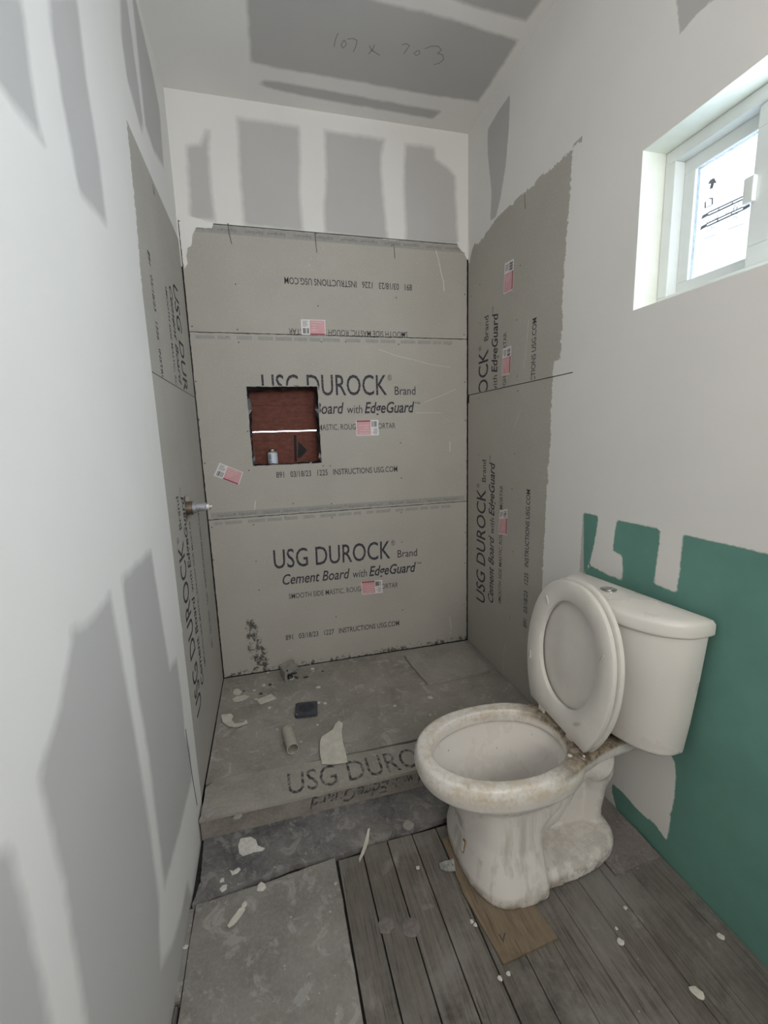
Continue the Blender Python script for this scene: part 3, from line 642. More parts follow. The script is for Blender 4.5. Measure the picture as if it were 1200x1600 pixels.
# ------------------------------------------------------------------ window
WY0, WY1, WZ0, WZ1 = WIN
wn = bpy.data.objects.new('window_1', None); COL.objects.link(wn); wn['kind'] = 'structure'; wn.location = (W+0.10, (WY0+WY1)/2, WZ0)
def wloc(o): return loc(o, wn)
XF = W + 0.085
bm = bmesh.new()
add_box(bm, W+0.0008, XF+0.06, WY1-0.001, WY1+0.012, WZ0-0.012, WZ1+0.012); add_box(bm, W+0.0008, XF+0.06, WY0-0.012, WY0+0.001, WZ0-0.012, WZ1+0.012)
add_box(bm, W+0.0008, XF+0.06, WY0, WY1, WZ1-0.001, WZ1+0.012); add_box(bm, W+0.0008, XF+0.06, WY0, WY1, WZ0-0.012, WZ0+0.001)
wloc(bobj('jamb', bm, M['jamb'], wn))
def frame(name, x0, x1, y0, y1, z0, z1, t, mat, bev=0.002):
    bm = bmesh.new()
    add_box(bm, x0, x1, y0, y1, z0, z0+t, bevel=bev); add_box(bm, x0, x1, y0, y1, z1-t, z1, bevel=bev)
    add_box(bm, x0, x1, y0, y0+t, z0+t, z1-t, bevel=bev); add_box(bm, x0, x1, y1-t, y1, z0+t, z1-t, bevel=bev)
    return wloc(bobj(name, bm, mat, wn))
frame('frame', XF, XF+0.065, WY0+0.002, WY1-0.002, WZ0+0.002, WZ1-0.002, 0.034, M['vinyl'])
SY = -1.432                                     # meeting stile
frame('sash', XF+0.036, XF+0.058, SY-0.04, WY1-0.036, WZ0+0.036, WZ1-0.036, 0.036, M['vinyl'])
frame('sash', XF+0.010, XF+0.032, WY0+0.036, SY, WZ0+0.036, WZ1-0.036, 0.052, M['vinyl'])
for ya, yb, x in ((SY-0.01, WY1-0.06, XF+0.046), (WY0+0.08, SY-0.045, XF+0.020)):
    wloc(box('pane', (x, x+0.003, ya, yb, WZ0+0.06, WZ1-0.06), M['glass'], wn))
wloc(box('latch', (XF-0.002, XF+0.012, SY-0.012, SY+0.014, 1.835, 1.895), M['vinyl'], wn, bevel=0.003))
# print on the milky protective film of the inner pane
M['film'] = bpy.data.materials.new('protective_film'); M['film'].use_nodes = True; nt = M['film'].node_tree
t_ = nt.nodes.new('ShaderNodeBsdfTransparent'); t_.inputs[0].default_value = (0.24, 0.245, 0.25, 1); nt.links.new(t_.outputs[0], nt.nodes['Material Output'].inputs[0])
wloc(box('protective_film', (XF+0.0458, XF+0.0460, SY, WY1-0.072, WZ0+0.072, WZ1-0.072), M['film'], wn))
XG = XF + 0.0455
bm = bmesh.new()
def gquad(pts):
    P = [on(0, XG, *q) for q in pts]; add_prism(bm, P, Vector((-0.0006, 0, 0)), Vector((-0.0002, 0, 0)))
gquad([(1116,278),(1120,286),(1116,286),(1114,294),(1109,296),(1111,287),(1106,288),(1110,281)])
for (a, b_) in (((1096,343),(1173,307)), ((1094,360),(1172,324))):
    ax, ay = a; bx, by = b_
    L = lambda t, dv: (ax+(bx-ax)*t, ay+(by-ay)*t+dv)
    gquad([L(0,0), L(.14,-1), L(.14,-6), L(0.02,-5.5)]); gquad([L(.86,0), L(1,-1), L(1,-6), L(.86,-5.5)])
    gquad([L(.14,0), L(.86,0), L(.86,-2.3), L(.14,-2.3)]); gquad([L(.14,-4.6), L(.86,-4.6), L(.86,-6.6), L(.14,-6.6)])
    for t in (.34, .62): gquad([L(t,0), L(t+.02,0), L(t+.02,-6), L(t,-6)])
for pth in ([(1101,326),(1101,316),(1107,311),(1112,311),(1112,321),(1101,326)],):
    for p, q in zip(pth[:-1], pth[1:]): gquad([p, q, (q[0]+2.2, q[1]-1.9), (p[0]+2.2, p[1]-1.9)])
gquad([(1100,373),(1119,366),(1119,366.8),(1100,373.8)]); gquad([(1137,358),(1162,349),(1162,349.9),(1137,358.8)])
wloc(bobj('film_printing', bm, M['film_ink'], wn))
def gtext(s, p0, p1, h):
    a = on(0, XG, *p0); b_ = on(0, XG, *p1); r = (b_-a); L = r.length
    o = put_text('film_printing', [(s, 0, L, 0, h, 0, 0.0)], a, r.normalized(), (0, 0, 1), M['film_ink'], wn, lift=0.0008); wloc(o)
gtext('0.28   0.31', (1104,349.5), (1152,327), 0.007); gtext('0.22', (1146,327), (1158,321), 0.010); gtext('62', (1146,343), (1153,340), 0.012)
gtext('0.51', (1105,362), (1116,357), 0.010); gtext('- REMOVE FILM AFTER INSTALLATION -', (1117,309), (1171,284), 0.004); gtext('Window', (1100,332), (1110,328), 0.004)
# ------------------------------------------------------------------ shower valve stub on the left wall
vb = empty('shower_valve', (-0.03, -0.525, 1.025), 'bare shower valve stub with grey collar poking from a hole in the left wall', 'valve')
bm = bmesh.new(); add_box(bm, -0.004, -0.001, -0.05, 0.05, -0.05, 0.05); bobj('hole_backing', bm, M['black'], vb)
bm = bmesh.new(); add_tube(bm, [(0,0,0), (0.052,0,0)], 0.027, 20); bobj('body', bm, M['brass'], vb)
bm = bmesh.new(); add_tube(bm, [(0.052,0,0), (0.053,0,0), (0.066,0,0), (0.067,0,0)], [0.019,0.022,0.022,0.019], 24); bobj('collar', bm, M['valve_grey'], vb)
bm = bmesh.new(); add_tube(bm, [(0.067,0,0.002), (0.10,0,0.002), (0.103,0,0.002)], [0.0175,0.0175,0.014], 24); bobj('cartridge', bm, M['valve_grey'], vb)
bm = bmesh.new(); add_tube(bm, [(0.103,0,0.002), (0.112,0,0.002)], 0.010, 8); add_tube(bm, [(0.112,0,0.002), (0.124,0,0.002)], 0.004, 8); bobj('stem', bm, M['white_plastic'], vb)

# ------------------------------------------------------------------ small can in the recess
cn = empty('can', (0.350, 0.060, NZ0), 'small metal can with a pale blue label standing in the square hole', 'can')
bm = bmesh.new(); add_tube(bm, [(0,0,0), (0,0,0.003), (0,0,0.066), (0,0,0.069)], [0.024,0.0255,0.0255,0.024], 28); bobj('body', bm, M['steel_box'], cn)
bm = bmesh.new(); add_tube(bm, [(0,0,0.006), (0,0,0.062)], 0.0260, 28, cap=False); bobj('can_label', bm, M['can_label'], cn)
bm = bmesh.new(); add_tube(bm, [(0,0,0.069), (0,0,0.072), (0,0,0.080), (0,0,0.081)], [0.015,0.0165,0.0165,0.014], 24); bobj('lid', bm, M['chrome'], cn)
bm = bmesh.new()
for i in range(6): add_box(bm, -0.0245+0.003*i, -0.0235+0.003*i, -0.0268+0.0015*max(0, 3-i), -0.016, 0.012, 0.022)
for i in range(4): add_box(bm, -0.020, -0.008, -0.0264, -0.019, 0.030+0.007*i, 0.033+0.007*i)
bobj('can_print', bm, M['label_ink'], cn)

# ------------------------------------------------------------------ floor drain grate
c = on(2, 0.012, 480, 1108)
dr = empty('drain_grate', (0.414, -0.437, 0.0015), 'square dark grey drain grate with round slotted centre, on the shower base', 'drain', rz=math.radians(-6))
bm = bmesh.new(); S_ = 0.052; hr = 0.036; N = 64
outer = []
for k in range(N):
    a = 2*math.pi*k/N; r = S_/max(abs(math.cos(a)), abs(math.sin(a))); r = min(r, S_*1.32); outer.append((r*math.cos(a), r*math.sin(a)))
inner = [(hr*math.cos(2*math.pi*k/N), hr*math.sin(2*math.pi*k/N)) for k in range(N)]
rg = [[bm.verts.new((x, y, z)) for x, y in pts] for pts, z in ((inner, 0.004), (inner, 0.018), (outer, 0.016), (outer, 0.003), ([(x*.8, y*.8) for x, y in outer], 0.0))]
for A, B in zip(rg[:-1], rg[1:]):
    for k in range(N): bm.faces.new((A[k], A[(k+1) % N], B[(k+1) % N], B[k]))
bobj('frame', bm, M['drain'], dr)
bm = bmesh.new()
for i in range(-3, 4):
    p = i*0.0102; h = math.sqrt(max(0, 0.0355**2-p*p)); add_box(bm, p-0.0016, p+0.0016, -h, h, 0.012, 0.017); add_box(bm, -h, h, p-0.0016, p+0.0016, 0.0122, 0.0168)
bobj('grid', bm, M['drain'], dr); bm = bmesh.new(); add_tube(bm, [(0,0,0.0005), (0,0,0.002)], 0.037, 32); bobj('drain_well', bm, M['black'], dr)
for sx, sy in ((-1,-1), (1,1)):
    bm = bmesh.new(); add_tube(bm, [(sx*.043, sy*.043, 0.014), (sx*.043, sy*.043, 0.018)], 0.0045, 12); bobj('screw', bm, M['chrome'], dr)
# ------------------------------------------------------------------ plastic pipe stub
a = Vector((0.318, -0.585, 0.030)); b_ = Vector((0.336, -0.712, 0.030)); d = (b_-a).normalized()
bm = bmesh.new(); s = d.cross(Vector((0,0,1))).normalized(); N = 32; ro, ri = 0.0245, 0.0215
def ring(p, r): return [bm.verts.new(p + s*(math.cos(t)*r) + Vector((0,0,1))*(math.sin(t)*r)) for t in [2*math.pi*k/N for k in range(N)]]
a.z = b_.z = ro
rr = [ring(a, ri), ring(a, ro), ring(b_, ro), ring(b_, ri), ring(a, ri)]
for A, B in zip(rr[:-1], rr[1:]):
    for k in range(N): bm.faces.new((A[k], A[(k+1) % N], B[(k+1) % N], B[k]))
bmesh.ops.remove_doubles(bm, verts=bm.verts, dist=1e-6)
pp = bobj('pipe_stub', bm, M['pvc'], smooth=False); tag(pp, 'short beige plastic pipe offcut lying on its side in front of the drain grate', 'pipe')
# ------------------------------------------------------------------ small metal box with wires
bx = empty('junction_box', (0.350, -0.105, 0.0), 'small open metal box with black insides against the back of the shower base', 'metal box', rz=math.radians(14))
bm = bmesh.new(); w2, d2, h2, t2 = 0.036, 0.042, 0.074, 0.003
add_box(bm, -w2, -w2+t2, -d2, d2, 0.001, h2-0.014); add_box(bm, -w2, -w2+0.014, -d2-0.001, -d2+0.003, 0.001, h2-0.014); add_box(bm, -w2, w2, -d2, -d2+t2, 0.001, 0.013)
add_box(bm, -w2, w2+0.006, -d2-0.002, d2, 0, t2, mtx=Matrix.Translation((0, 0, h2-0.016)) @ Matrix.Rotation(math.radians(-14), 4, 'Y') @ Matrix.Rotation(math.radians(10), 4, 'X'))
add_box(bm, -w2, w2, d2-t2, d2, 0.001, h2-0.010)
bobj('shell', bm, M['steel_box'], bx)
bm = bmesh.new(); add_tube(bm, [(-.018,-.03,.02), (-.01,-.035,.035), (.01,-.04,.04), (.03,-.045,.042)], 0.0035, 8); add_tube(bm, [(-.02,-.02,.045), (0,-.035,.028), (.02,-.042,.018), (.034,-.05,.012)], 0.0035, 8)
add_tube(bm, [(-.015,-.02,.06), (-.012,-.03,.03), (-.01,-.03,.01)], 0.003, 8); bobj('wire', bm, M['black'], bx)
bm = bmesh.new(); add_tube(bm, [(.012*math.cos(t)-0.0, -.046, .024+.012*math.sin(t)) for t in np.linspace(-2.6, 0.3, 10)], 0.0022, 8); o = bobj('ring', bm, M['white_plastic'], bx); o['label'] = 'white plastic ring'

# ------------------------------------------------------------------ debris: every scrap its own object
def flake(name, px, z, size, label, cat='debris', group=None, mat='chip', curl=0.0, rot=None, asp=1.0, n=9, base=None):
    p = on(2, z, *px); bm = bmesh.new(); rot = random.uniform(0, 6.28) if rot is None else rot
    ring_ = []
    for k in range(n):
        t = 2*math.pi*k/n; r = size*(random.uniform(0.65, 1.15) if n < 12 else random.uniform(0.86, 1.08)); x, y = r*math.cos(t), r*asp*math.sin(t)
        ring_.append((x*math.cos(rot)-y*math.sin(rot), x*math.sin(rot)+y*math.cos(rot)))
    th = 0.0012 if mat == 'paper' else 0.0016
    mid = [(x*.5, y*.5) for x, y in ring_]
    zz = lambda x, y: curl*((x*math.cos(rot)+y*math.sin(rot))/size)**2*size
    top = [bm.verts.new((x, y, th+zz(x, y))) for x, y in ring_]; bot = [bm.verts.new((x, y, zz(x, y))) for x, y in ring_]
    tm = [bm.verts.new((x, y, th*1.5+zz(x, y)+random.uniform(0, .0008))) for x, y in mid]; c = bm.verts.new((0, 0, th*1.4))
    for k in range(n):
        j = (k+1) % n; bm.faces.new((top[k], top[j], tm[j], tm[k])); bm.faces.new((tm[k], tm[j], c)); bm.faces.new((bot[j], bot[k], top[k], top[j]))
    bm.faces.new(bot[::-1])
    o = bobj(name, bm, M[mat]); o.location = (p.x, p.y, z); return tag(o, label, cat, group)
def scrap(name, pts, z, t, label, cat, mat='paper', bend=0.0, group=None):
    P = [on(2, z, *q) for q in pts]; c = sum(P, Vector())/len(P); bm = bmesh.new()
    vs = [bm.verts.new(p-c) for p in P]; f = bm.faces.new(vs); r = bmesh.ops.extrude_face_region(bm, geom=[f])
    for v in r['geom']:
        if isinstance(v, bmesh.types.BMVert): v.co.z += t
    bmesh.ops.triangulate(bm, faces=[f for f in bm.faces if len(f.verts) > 4])
    bmesh.ops.subdivide_edges(bm, edges=bm.edges[:], cuts=1)
    R0 = max(v.co.xy.length for v in bm.verts)
    for v in bm.verts: v.co.z += bend*(v.co.xy.length/R0)**2 + random.uniform(0, 0.0006)
    o = bobj(name, bm, M[mat]); o.location = c; return tag(o, label, cat, group)
Z0, ZC, ZF, ZS = 0.0006, 0.008, FZ+0.0012, FZ+0.0045
scrap('paper_scrap', [(346,1120),(361,1117),(365,1120),(362,1125),(367,1131),(380,1130),(385,1126),(388,1133),(370,1138),(358,1136),(348,1130)], Z0, 0.0012, 'crescent-shaped curl of torn tape at the left edge of the shower base', 'paper scrap', bend=0.010)
scrap('paper_scrap', [(363,1094),(370,1089),(382,1087),(391,1089),(385,1093),(373,1098),(366,1098)], Z0, 0.0012, 'crumpled pale paper flake near the left shower wall', 'paper scrap', bend=0.006)
scrap('tape_scrap', [(401,1094),(424,1085),(432,1092),(407,1101)], Z0, 0.0025, 'short flat beige strip left of the drain grate', 'strip')
scrap('compound_flake', [(364,1084),(366,1078),(372,1076),(378,1081),(375,1086),(368,1087)], Z0, 0.0015, 'pale ragged compound flake in the left rear of the shower base', 'debris', 'chip')
scrap('torn_cloth', [(500,1160),(503,1152),(520,1141),(524,1133),(529,1128),(536,1132),(534,1145),(536,1162),(541,1180),(543,1193),(520,1196),(503,1195),(500,1178)], 0.0079, 0.003, 'wrinkled off-white torn sheet lying behind the curb', 'torn sheet', bend=0.004)
scrap('torn_cloth', [(529,1129),(546,1126),(553,1134),(562,1148),(558,1157),(545,1162),(536,1160),(533,1145)], Z0, 0.002, 'dusty grey-beige torn sheet piece right of the off-white one', 'torn sheet', 'offcut', bend=0.002)
for px, r, lb in [((419,1051),0.010,'small flat chip against the back wall left of the metal box'), ((412,1071),0.014,'oval pale chip near the metal box'), ((397,1079),0.009,'small round chip on the left rear of the shower base'),
                  ((400,1092),0.008,'tiny chip beside the beige strip'), ((421,1106),0.009,'tiny chip in front of the beige strip'), ((488,1045),0.012,'chip against the back wall right of the metal box'),
                  ((497,1074),0.013,'chip behind the drain grate'), ((498,1098),0.011,'white crumbs right of the drain grate'), ((508,1099),0.010,'second white crumb right of the drain grate'), ((496,1133),0.006,'tiny white crumb below the drain grate'),
                  ((470,1159),0.005,'tiny crumb beside the pipe offcut'), ((433,1140),0.006,'tiny crumb left of the pipe offcut'), ((672,1090),0.014,'curled pale chip right of the shower base centre'), ((617,1103),0.010,'faint chip in the middle of the shower base'),
                  ((672,1117),0.006,'tiny chip nearest the bowl on the shower base'), ((700,1052),0.012,'chip on the shower base just in front of the offcut')]:
    flake('compound_chip', px, Z0, r, lb, group='chips on the shower base')
for px, r, lb in [((712,1028),0.013,'pale chip right on the square offcut'), ((704,1043),0.012,'pale chip front on the square offcut'), ((681,1022),0.012,'dark-edged chip centre on the square offcut'), ((677,1006),0.014,'chip at the rear edge of the square offcut')]:
    flake('compound_chip', px, 0.0145, r, lb, group='chips on the board offcut', mat='offcut')
for px, r, lb in [((381,1080),0.006,'dark crumb left rear on the shower base'), ((408,1084),0.010,'dark crumb behind the beige strip'), ((422,1070),0.010,'dark crumb left of the metal box'), ((478,1058),0.013,'black crumb right of the metal box'), ((504,1049),0.007,'black crumb near the back wall')]:
    flake('dark_crumb', px, Z0, r, lb, group='dark crumbs on the shower base', mat='chip_dark')
for px, r, lb in [((372,1276),0.016,'flat compound spill on the curb cap'), ((326,1270),0.026,'pale compound smear on the left end of the curb cap'), ((415,1243),0.012,'faint compound spot on the curb cap')]:
    flake('compound_chip', px, ZC, r, lb, group='chips on the curb', mat='offcut')
scrap('compound_splat', [(372,1322),(376,1311),(392,1308),(400,1313),(403,1322),(414,1326),(410,1330),(396,1332),(380,1338),(374,1334)], ZS, 0.002, 'large ragged splat of white compound on the dark strip below the curb', 'compound splat', 'chip')
scrap('compound_flake', [(359,1360),(364,1362),(373,1356),(376,1359),(371,1365),(363,1368)], ZS, 0.002, 'hook-shaped white flake on the dark strip below the splat', 'debris', 'chip')
scrap('compound_flake', [(343,1390),(348,1384),(355,1383),(354,1390),(347,1395)], ZS, 0.002, 'bean-shaped white flake at the front of the dark strip', 'debris', 'chip')
flake('compound_chip', (347,1376), ZS, 0.008, 'small chip above the bean-shaped flake')
flake('compound_chip', (638,1290), ZS, 0.020, 'pale worn spot of compound at the right of the dark strip', mat='offcut', n=14)
flake('compound_chip', (408,1386), ZF, 0.014, 'pale lump at the rear edge of the cement floor sheet')
scrap('tape_scrap', [(355,1450),(362,1437),(374,1422),(380,1420),(384,1424),(374,1436),(366,1446),(358,1453)], ZF, 0.002, 'long curled white sliver on the cement floor sheet', 'strip', bend=0.006)
flake('compound_chip', (382,1414), ZF, 0.009, 'round white lump at the head of the long sliver')
scrap('tape_scrap', [(575,1299),(578,1298),(576,1315),(569,1335),(562,1352),(561,1345),(567,1325)], ZF+0.004, 0.0016, 'thin upright sliver of tape at the rear end of the planks', 'strip', bend=0.010)
for px, r, lb in [((653,1356),0.007,'white dot on the planks left of the bowl foot'), ((290,1480),0.008,'white drop on the narrow strip by the left wall'), ((737,1440),0.006,'chip beside the plywood scrap'), ((743,1446),0.006,'lower chip beside the plywood scrap'), ((782,1530),0.007,'chip at the near corner of the plywood scrap'),
                  ((795,1522),0.006,'crumb at the near edge of the plywood scrap'), ((977,1419),0.006,'white crumb on the floor right of the bowl foot'), ((970,1472),0.010,'white oval chip on the floor right of the plywood scrap'), ((963,1451),0.005,'tiny crumb above the white oval chip'), ((1126,1463),0.009,'pale chip near the green wall')]:
    flake('compound_chip', px, ZF, r, lb, group='chips on the planks')
flake('compound_chip', (1089,1551), ZF, 0.017, 'large cream oval chip on the floor at lower right', mat='paper', asp=0.7, rot=2.2, n=14)
for px, r, lb in [((603,1446),0.024,'grey dried compound drip on the second plank'), ((643,1450),0.026,'grey dried compound ring on the third plank')]:
    flake('compound_chip', px, ZF-0.0008, r, lb, group='dried drips on the planks', mat='tile', n=16)
scrap('foil_scrap', [(686,1351),(695,1347),(709,1345),(712,1364),(698,1363),(688,1360)], ZF, 0.003, 'crumpled silvery foil scrap left of the bowl foot', 'foil', 'foil', bend=0.006)
ply = shape_on('plywood_scrap', FZ+0.0075, 0.0065, [(0.800,-1.180),(0.945,-1.172),(0.972,-1.40),(0.985,-1.545),(0.815,-1.558),(0.792,-1.36)], M['ply'], px=False, ragged_amp=0.001)
tag(ply, 'brown plywood scrap under the front of the white bowl', 'plywood')
pm = stroke('pencil_mark', 2, FZ+0.0075, [[(780,1460),(787,1472)], [(789,1458),(786,1470)]], 0.003, M['crack'], ply, 1)

# ------------------------------------------------------------------ toilet
TX, TY, TZ = 1.440, -1.268, FZ + 0.0078
tl = empty('toilet', (TX, TY, TZ), 'dirty white two-piece toilet with raised seat, standing against the green wall', 'toilet', rz=math.pi + math.radians(-1.0))
NR = 64
def egg(xf, xb, hw, z, xm=0.47, pw=2.15, pb=2.6, n=NR, dy=0.0):
    """closed outline, egg shaped: front tip xf, back end xb, widest (hw) at xm"""
    r = []
    for k in range(n):
        t = 2*math.pi*k/n; c, s_ = math.cos(t), math.sin(t)
        p = pw if c > 0 else pb; L = (xf-xm) if c > 0 else (xm-xb)
        r.append(Vector((xm + L*math.copysign(abs(c)**(2/p), c), dy + hw*math.copysign(abs(s_)**(2/p), s_), z)))
    return r
def solid(rings):
    bm = bmesh.new(); loft(bm, rings); bmesh.ops.recalc_face_normals(bm, faces=bm.faces); me = bpy.data.meshes.new('s'); bm.to_mesh(me); bm.free(); return me
parts_ = []
# bowl and rim
parts_.append(solid([egg(.60,.295,.072,.09,.44), egg(.62,.280,.088,.17,.45), egg(.650,.262,.130,.25,.47), egg(.665,.26,.155,.270,.47), egg(.682,.245,.167,.292,.47), egg(.716,.235,.186,.308,.47), egg(.742,.228,.198,.326,.47), egg(.750,.226,.201,.352,.47), egg(.748,.228,.199,.372,.47), egg(.741,.232,.192,.389,.47), egg(.733,.240,.185,.394,.47)]))
# pedestal
parts_.append(solid([egg(.624,.392,.194,.0,.50,2.5,8), egg(.624,.392,.192,.03,.50,2.5,8), egg(.612,.396,.176,.08,.50,2.4,8), egg(.600,.398,.156,.14,.50,2.3,7), egg(.593,.392,.150,.19,.50,2.3,7), egg(.590,.352,.148,.222,.49,2.3,7), egg(.590,.318,.148,.245,.48,2.3,6), egg(.590,.305,.150,.30,.48,2.3,5)]))
# base flange
parts_.append(solid([egg(.61,.080,.168,.0,.44,2.3,2.9), egg(.61,.080,.167,.026,.44,2.3,2.9), egg(.60,.091,.157,.040,.44,2.3,2.9), egg(.59,.105,.145,.045,.44,2.3,2.9)]))
# rear deck
def deck(z, g_, wr=.105, wf=.150): 
    return [Vector(p) for p in [(.018+g_,-wr+g_,z),(.10,-wr+g_*.6,z),(.20,-.128+g_,z),(.32,-wf-.02+g_,z),(.42,-.15,z),(.42,.15,z),(.32,wf+.02-g_,z),(.20,.128-g_,z),(.10,wr-g_*.6,z),(.018+g_,wr-g_,z)]]
parts_.append(solid([deck(.330,.03), deck(.345,.008), deck(.38,0), deck(.390,.006)]))
parts_.append(solid([deck(.305,.05,.10,.11), deck(.34,.012)]))
# trapway
bm = bmesh.new()
add_tube(bm, [(.48,0,.12), (.40,0,.098), (.345,0,.095), (.295,0,.112), (.258,0,.155), (.232,0,.205), (.200,0,.250), (.160,0,.268), (.128,0,.252), (.115,0,.215), (.122,0,.16), (.13,0,.08), (.13,0,.02)],
         [.064,.062,.057,.050,.046,.046,.056,.074,.076,.058,.044,.040,.042], 28, squash=1.05)
bmesh.ops.recalc_face_normals(bm, faces=bm.faces); me = bpy.data.meshes.new('s'); bm.to_mesh(me); bm.free(); parts_.append(me)
parts_.append(solid([[Vector((x, y, z)) for x, y in ((.42,-.018),(.10,-.018),(.10,.018),(.42,.018))] for z in (.02, .32)]))
bm = bmesh.new()
for me in parts_: bm.from_mesh(me)
me = bpy.data.meshes.new('bowl'); bm.to_mesh(me); bm.free()
bowl = link('bowl', me, M['porcelain'], tl)
md = bowl.modifiers.new('remesh', 'REMESH'); md.mode = 'VOXEL'; md.voxel_size = 0.0034
cut = solid([egg(.45,.33,.045,.118,.39,2,2), egg(.50,.31,.066,.150,.40,2,2), egg(.560,.30,.085,.19,.42,2,2), egg(.640,.285,.118,.25,.46,2,2), egg(.676,.277,.138,.30,.47,2,2.1)] + [egg(a, b, c + .004, z, .47, 2, 2.2, dy=.005) for a, b, c, z in ((.694,.264,.150,.335), (.704,.256,.156,.350), (.692,.270,.143,.3515), (.694,.268,.144,.375), (.700,.262,.149,.392), (.706,.258,.154,.41))])
cutter = bpy.data.objects.new('cutter', cut); COL.objects.link(cutter); cutter.parent = tl
md = bowl.modifiers.new('cut', 'BOOLEAN'); md.operation = 'DIFFERENCE'; md.object = cutter; md.solver = 'EXACT'
md = bowl.modifiers.new('remesh2', 'REMESH'); md.mode = 'VOXEL'; md.voxel_size = 0.0034
md = bowl.modifiers.new('smooth', 'SMOOTH'); md.factor = 0.5; md.iterations = 7
bpy.context.view_layer.update()
me2 = bpy.data.meshes.new_from_object(bowl.evaluated_get(bpy.context.evaluated_depsgraph_get()))
bowl.modifiers.clear(); bowl.data = me2; me2.name = 'bowl'; bpy.data.objects.remove(cutter)
if not me2.materials: me2.materials.append(M['porcelain'])
me2.polygons.foreach_set('use_smooth', [True]*len(me2.polygons))
nV = len(me2.vertices); co = np.empty(nV*3); me2.vertices.foreach_get('co', co); co = co.reshape(-1, 3)
nr = np.empty(nV*3); me2.vertices.foreach_get('normal', nr); nr = nr.reshape(-1, 3)
X, Y, Z = co.T
ins = np.clip(((0.150**2*1.0 - ((X-.48)*.62)**2 - Y**2)/0.02)*4, 0, 1) * (Z > .10) * (X > .27) * (nr[:, 2] > -0.2) * (Z < .385)
rimf = np.clip((Z-.335)/.03, 0, 1)*(X > .22)*(1-ins*(Z < .37))
deckf = np.clip((Z-.372)/.012, 0, 1)*np.clip((.345-X + 0.9*np.maximum(0, np.abs(Y)-.02)*0)/.07, 0, 1)
deckf = np.maximum(deckf, np.clip((Z-.372)/.012, 0, 1)*np.clip((Y-.03)/.06, 0, 1)*np.clip((.43-X)/.12, 0, 1)*0.95)
foot = np.clip((.035-Z)/.03, 0, 1)*0.8 + np.clip((.06-Z)/.02, 0, 1)*(X < .36)*0.35
streak = np.clip((.30-Z)/.06, 0, 1)*(X > .38)*np.clip((.66-X)/.02, 0, 1)*(1-ins)
for k, arr in (('inside', ins), ('rim', rimf), ('deck', deckf), ('foot', foot), ('streak', streak)):
    at = me2.attributes.new(k, 'FLOAT', 'POINT'); at.data.foreach_set('value', arr.astype(np.float32))
bm = bmesh.new(); loft(bm, [egg(.495,.30,.064,.1500,.40,2,2,32), egg(.496,.30,.065,.1515,.40,2,2,32)]); bobj('water', bm, M['water'], tl)
# badge on the pedestal front
bm = bmesh.new(); add_box(bm, -.002, .002, -.006, .006, -.022, .022, bevel=0.002)
bd = bobj('badge', bm, M['rust'], tl); bd.location = (.6135, .036, .080); bd.rotation_euler = (0, math.radians(-9), math.radians(10)); bd['label'] = 'narrow rust-edged white badge'
bm = bmesh.new(); add_box(bm, .0015, .003, -.004, .004, -.017, .017, bevel=0.0006); o = bobj('plate', bm, M['seat'], bd)
# tank and lid (set a little askew against the wall)
tk = empty('tank_pivot', (0, 0, 0), None, None); tk.name = 'tank'; tk.parent = tl; tk.location = (.022, .002, 0); tk.rotation_euler = (0, 0, math.radians(6.5))
def bow(x0, x1, hw, z, cy=.033, p=2.35, n=26):
    """D-shaped plan: straight back at x0, strongly bowed front reaching x1"""
    f = [Vector((x0, cy-hw, z)), ]
    q = []
    for k in range(n+1):
        t = math.pi*k/n; c, s_ = math.cos(t), math.sin(t)
        q.append(Vector((x0 + .02 + (x1-x0-.02)*abs(s_)**(2/p), cy + hw*math.copysign(abs(c)**(2/p), c), z)))
    return [Vector((x0, cy-hw, z)), Vector((x0, cy+hw, z))] + q
def bevobj(name, rings, parent, mat, off=0.004):
    bm = bmesh.new(); loft(bm, rings); bmesh.ops.recalc_face_normals(bm, faces=bm.faces)
    es = [e for e in bm.edges if len(e.link_faces) == 2 and e.calc_face_angle() > 0.7]
    bmesh.ops.bevel(bm, geom=es, offset=off, segments=3, affect='EDGES', profile=0.5)
    o = bobj(name, bm, mat, parent, smooth=True); return o
bevobj('tank_body', [bow(.03,.125,.175,.412), bow(.018,.142,.195,.425), bow(.010,.150,.203,.52), bow(.006,.158,.215,.66), bow(.004,.163,.225,.797)], tk, M['tank'], 0.005)
bevobj('lid', [bow(.004,.171,.231,.797), bow(.000,.177,.237,.803), bow(.000,.177,.237,.832), bow(.004,.172,.232,.842), bow(.015,.160,.220,.848)], tk, M['tank'], 0.003)
fb = bpy.data.objects.new('flush_button', None); COL.objects.link(fb); fb.parent = tk; fb.location = (.075, -.012, .8485)
for nm, r0, r1, h in (('button_ring', .0, .024, .003), ('button_half', .0, .0185, .0055)):
    bm = bmesh.new()
    if nm == 'button_ring': add_tube(bm, [(0,0,-.002),(0,0,h),(0,0,h+.0008)], [r1,r1,r1-.002], 32); 
    else:
        for sgn in (-1, 1):
            pts = [Vector((math.cos(t)*.0185, sgn*.0008 + sgn*abs(math.sin(t))*.0175, 0)) for t in np.linspace(0, math.pi, 14)]
            add_prism(bm, pts, Vector((0,0,.003)), Vector((0,0,h)))
    bobj(nm, bm, M['chrome'], fb)
# fix depth: keep thing > part > sub-part
for o in list(fb.children): o.name = 'flush_button' if 'ring' in o.name else 'button_half'; o.parent = tk; o.location = fb.location
bpy.data.objects.remove(fb)
# tank bolts and nuts under the tank
for sy in (-.07, .07):
    bm = bmesh.new(); add_tube(bm, [(.09,sy,.385), (.09,sy,.415)], .012, 12); bobj('tank_bolt', bm, M['steel_box'], tl)
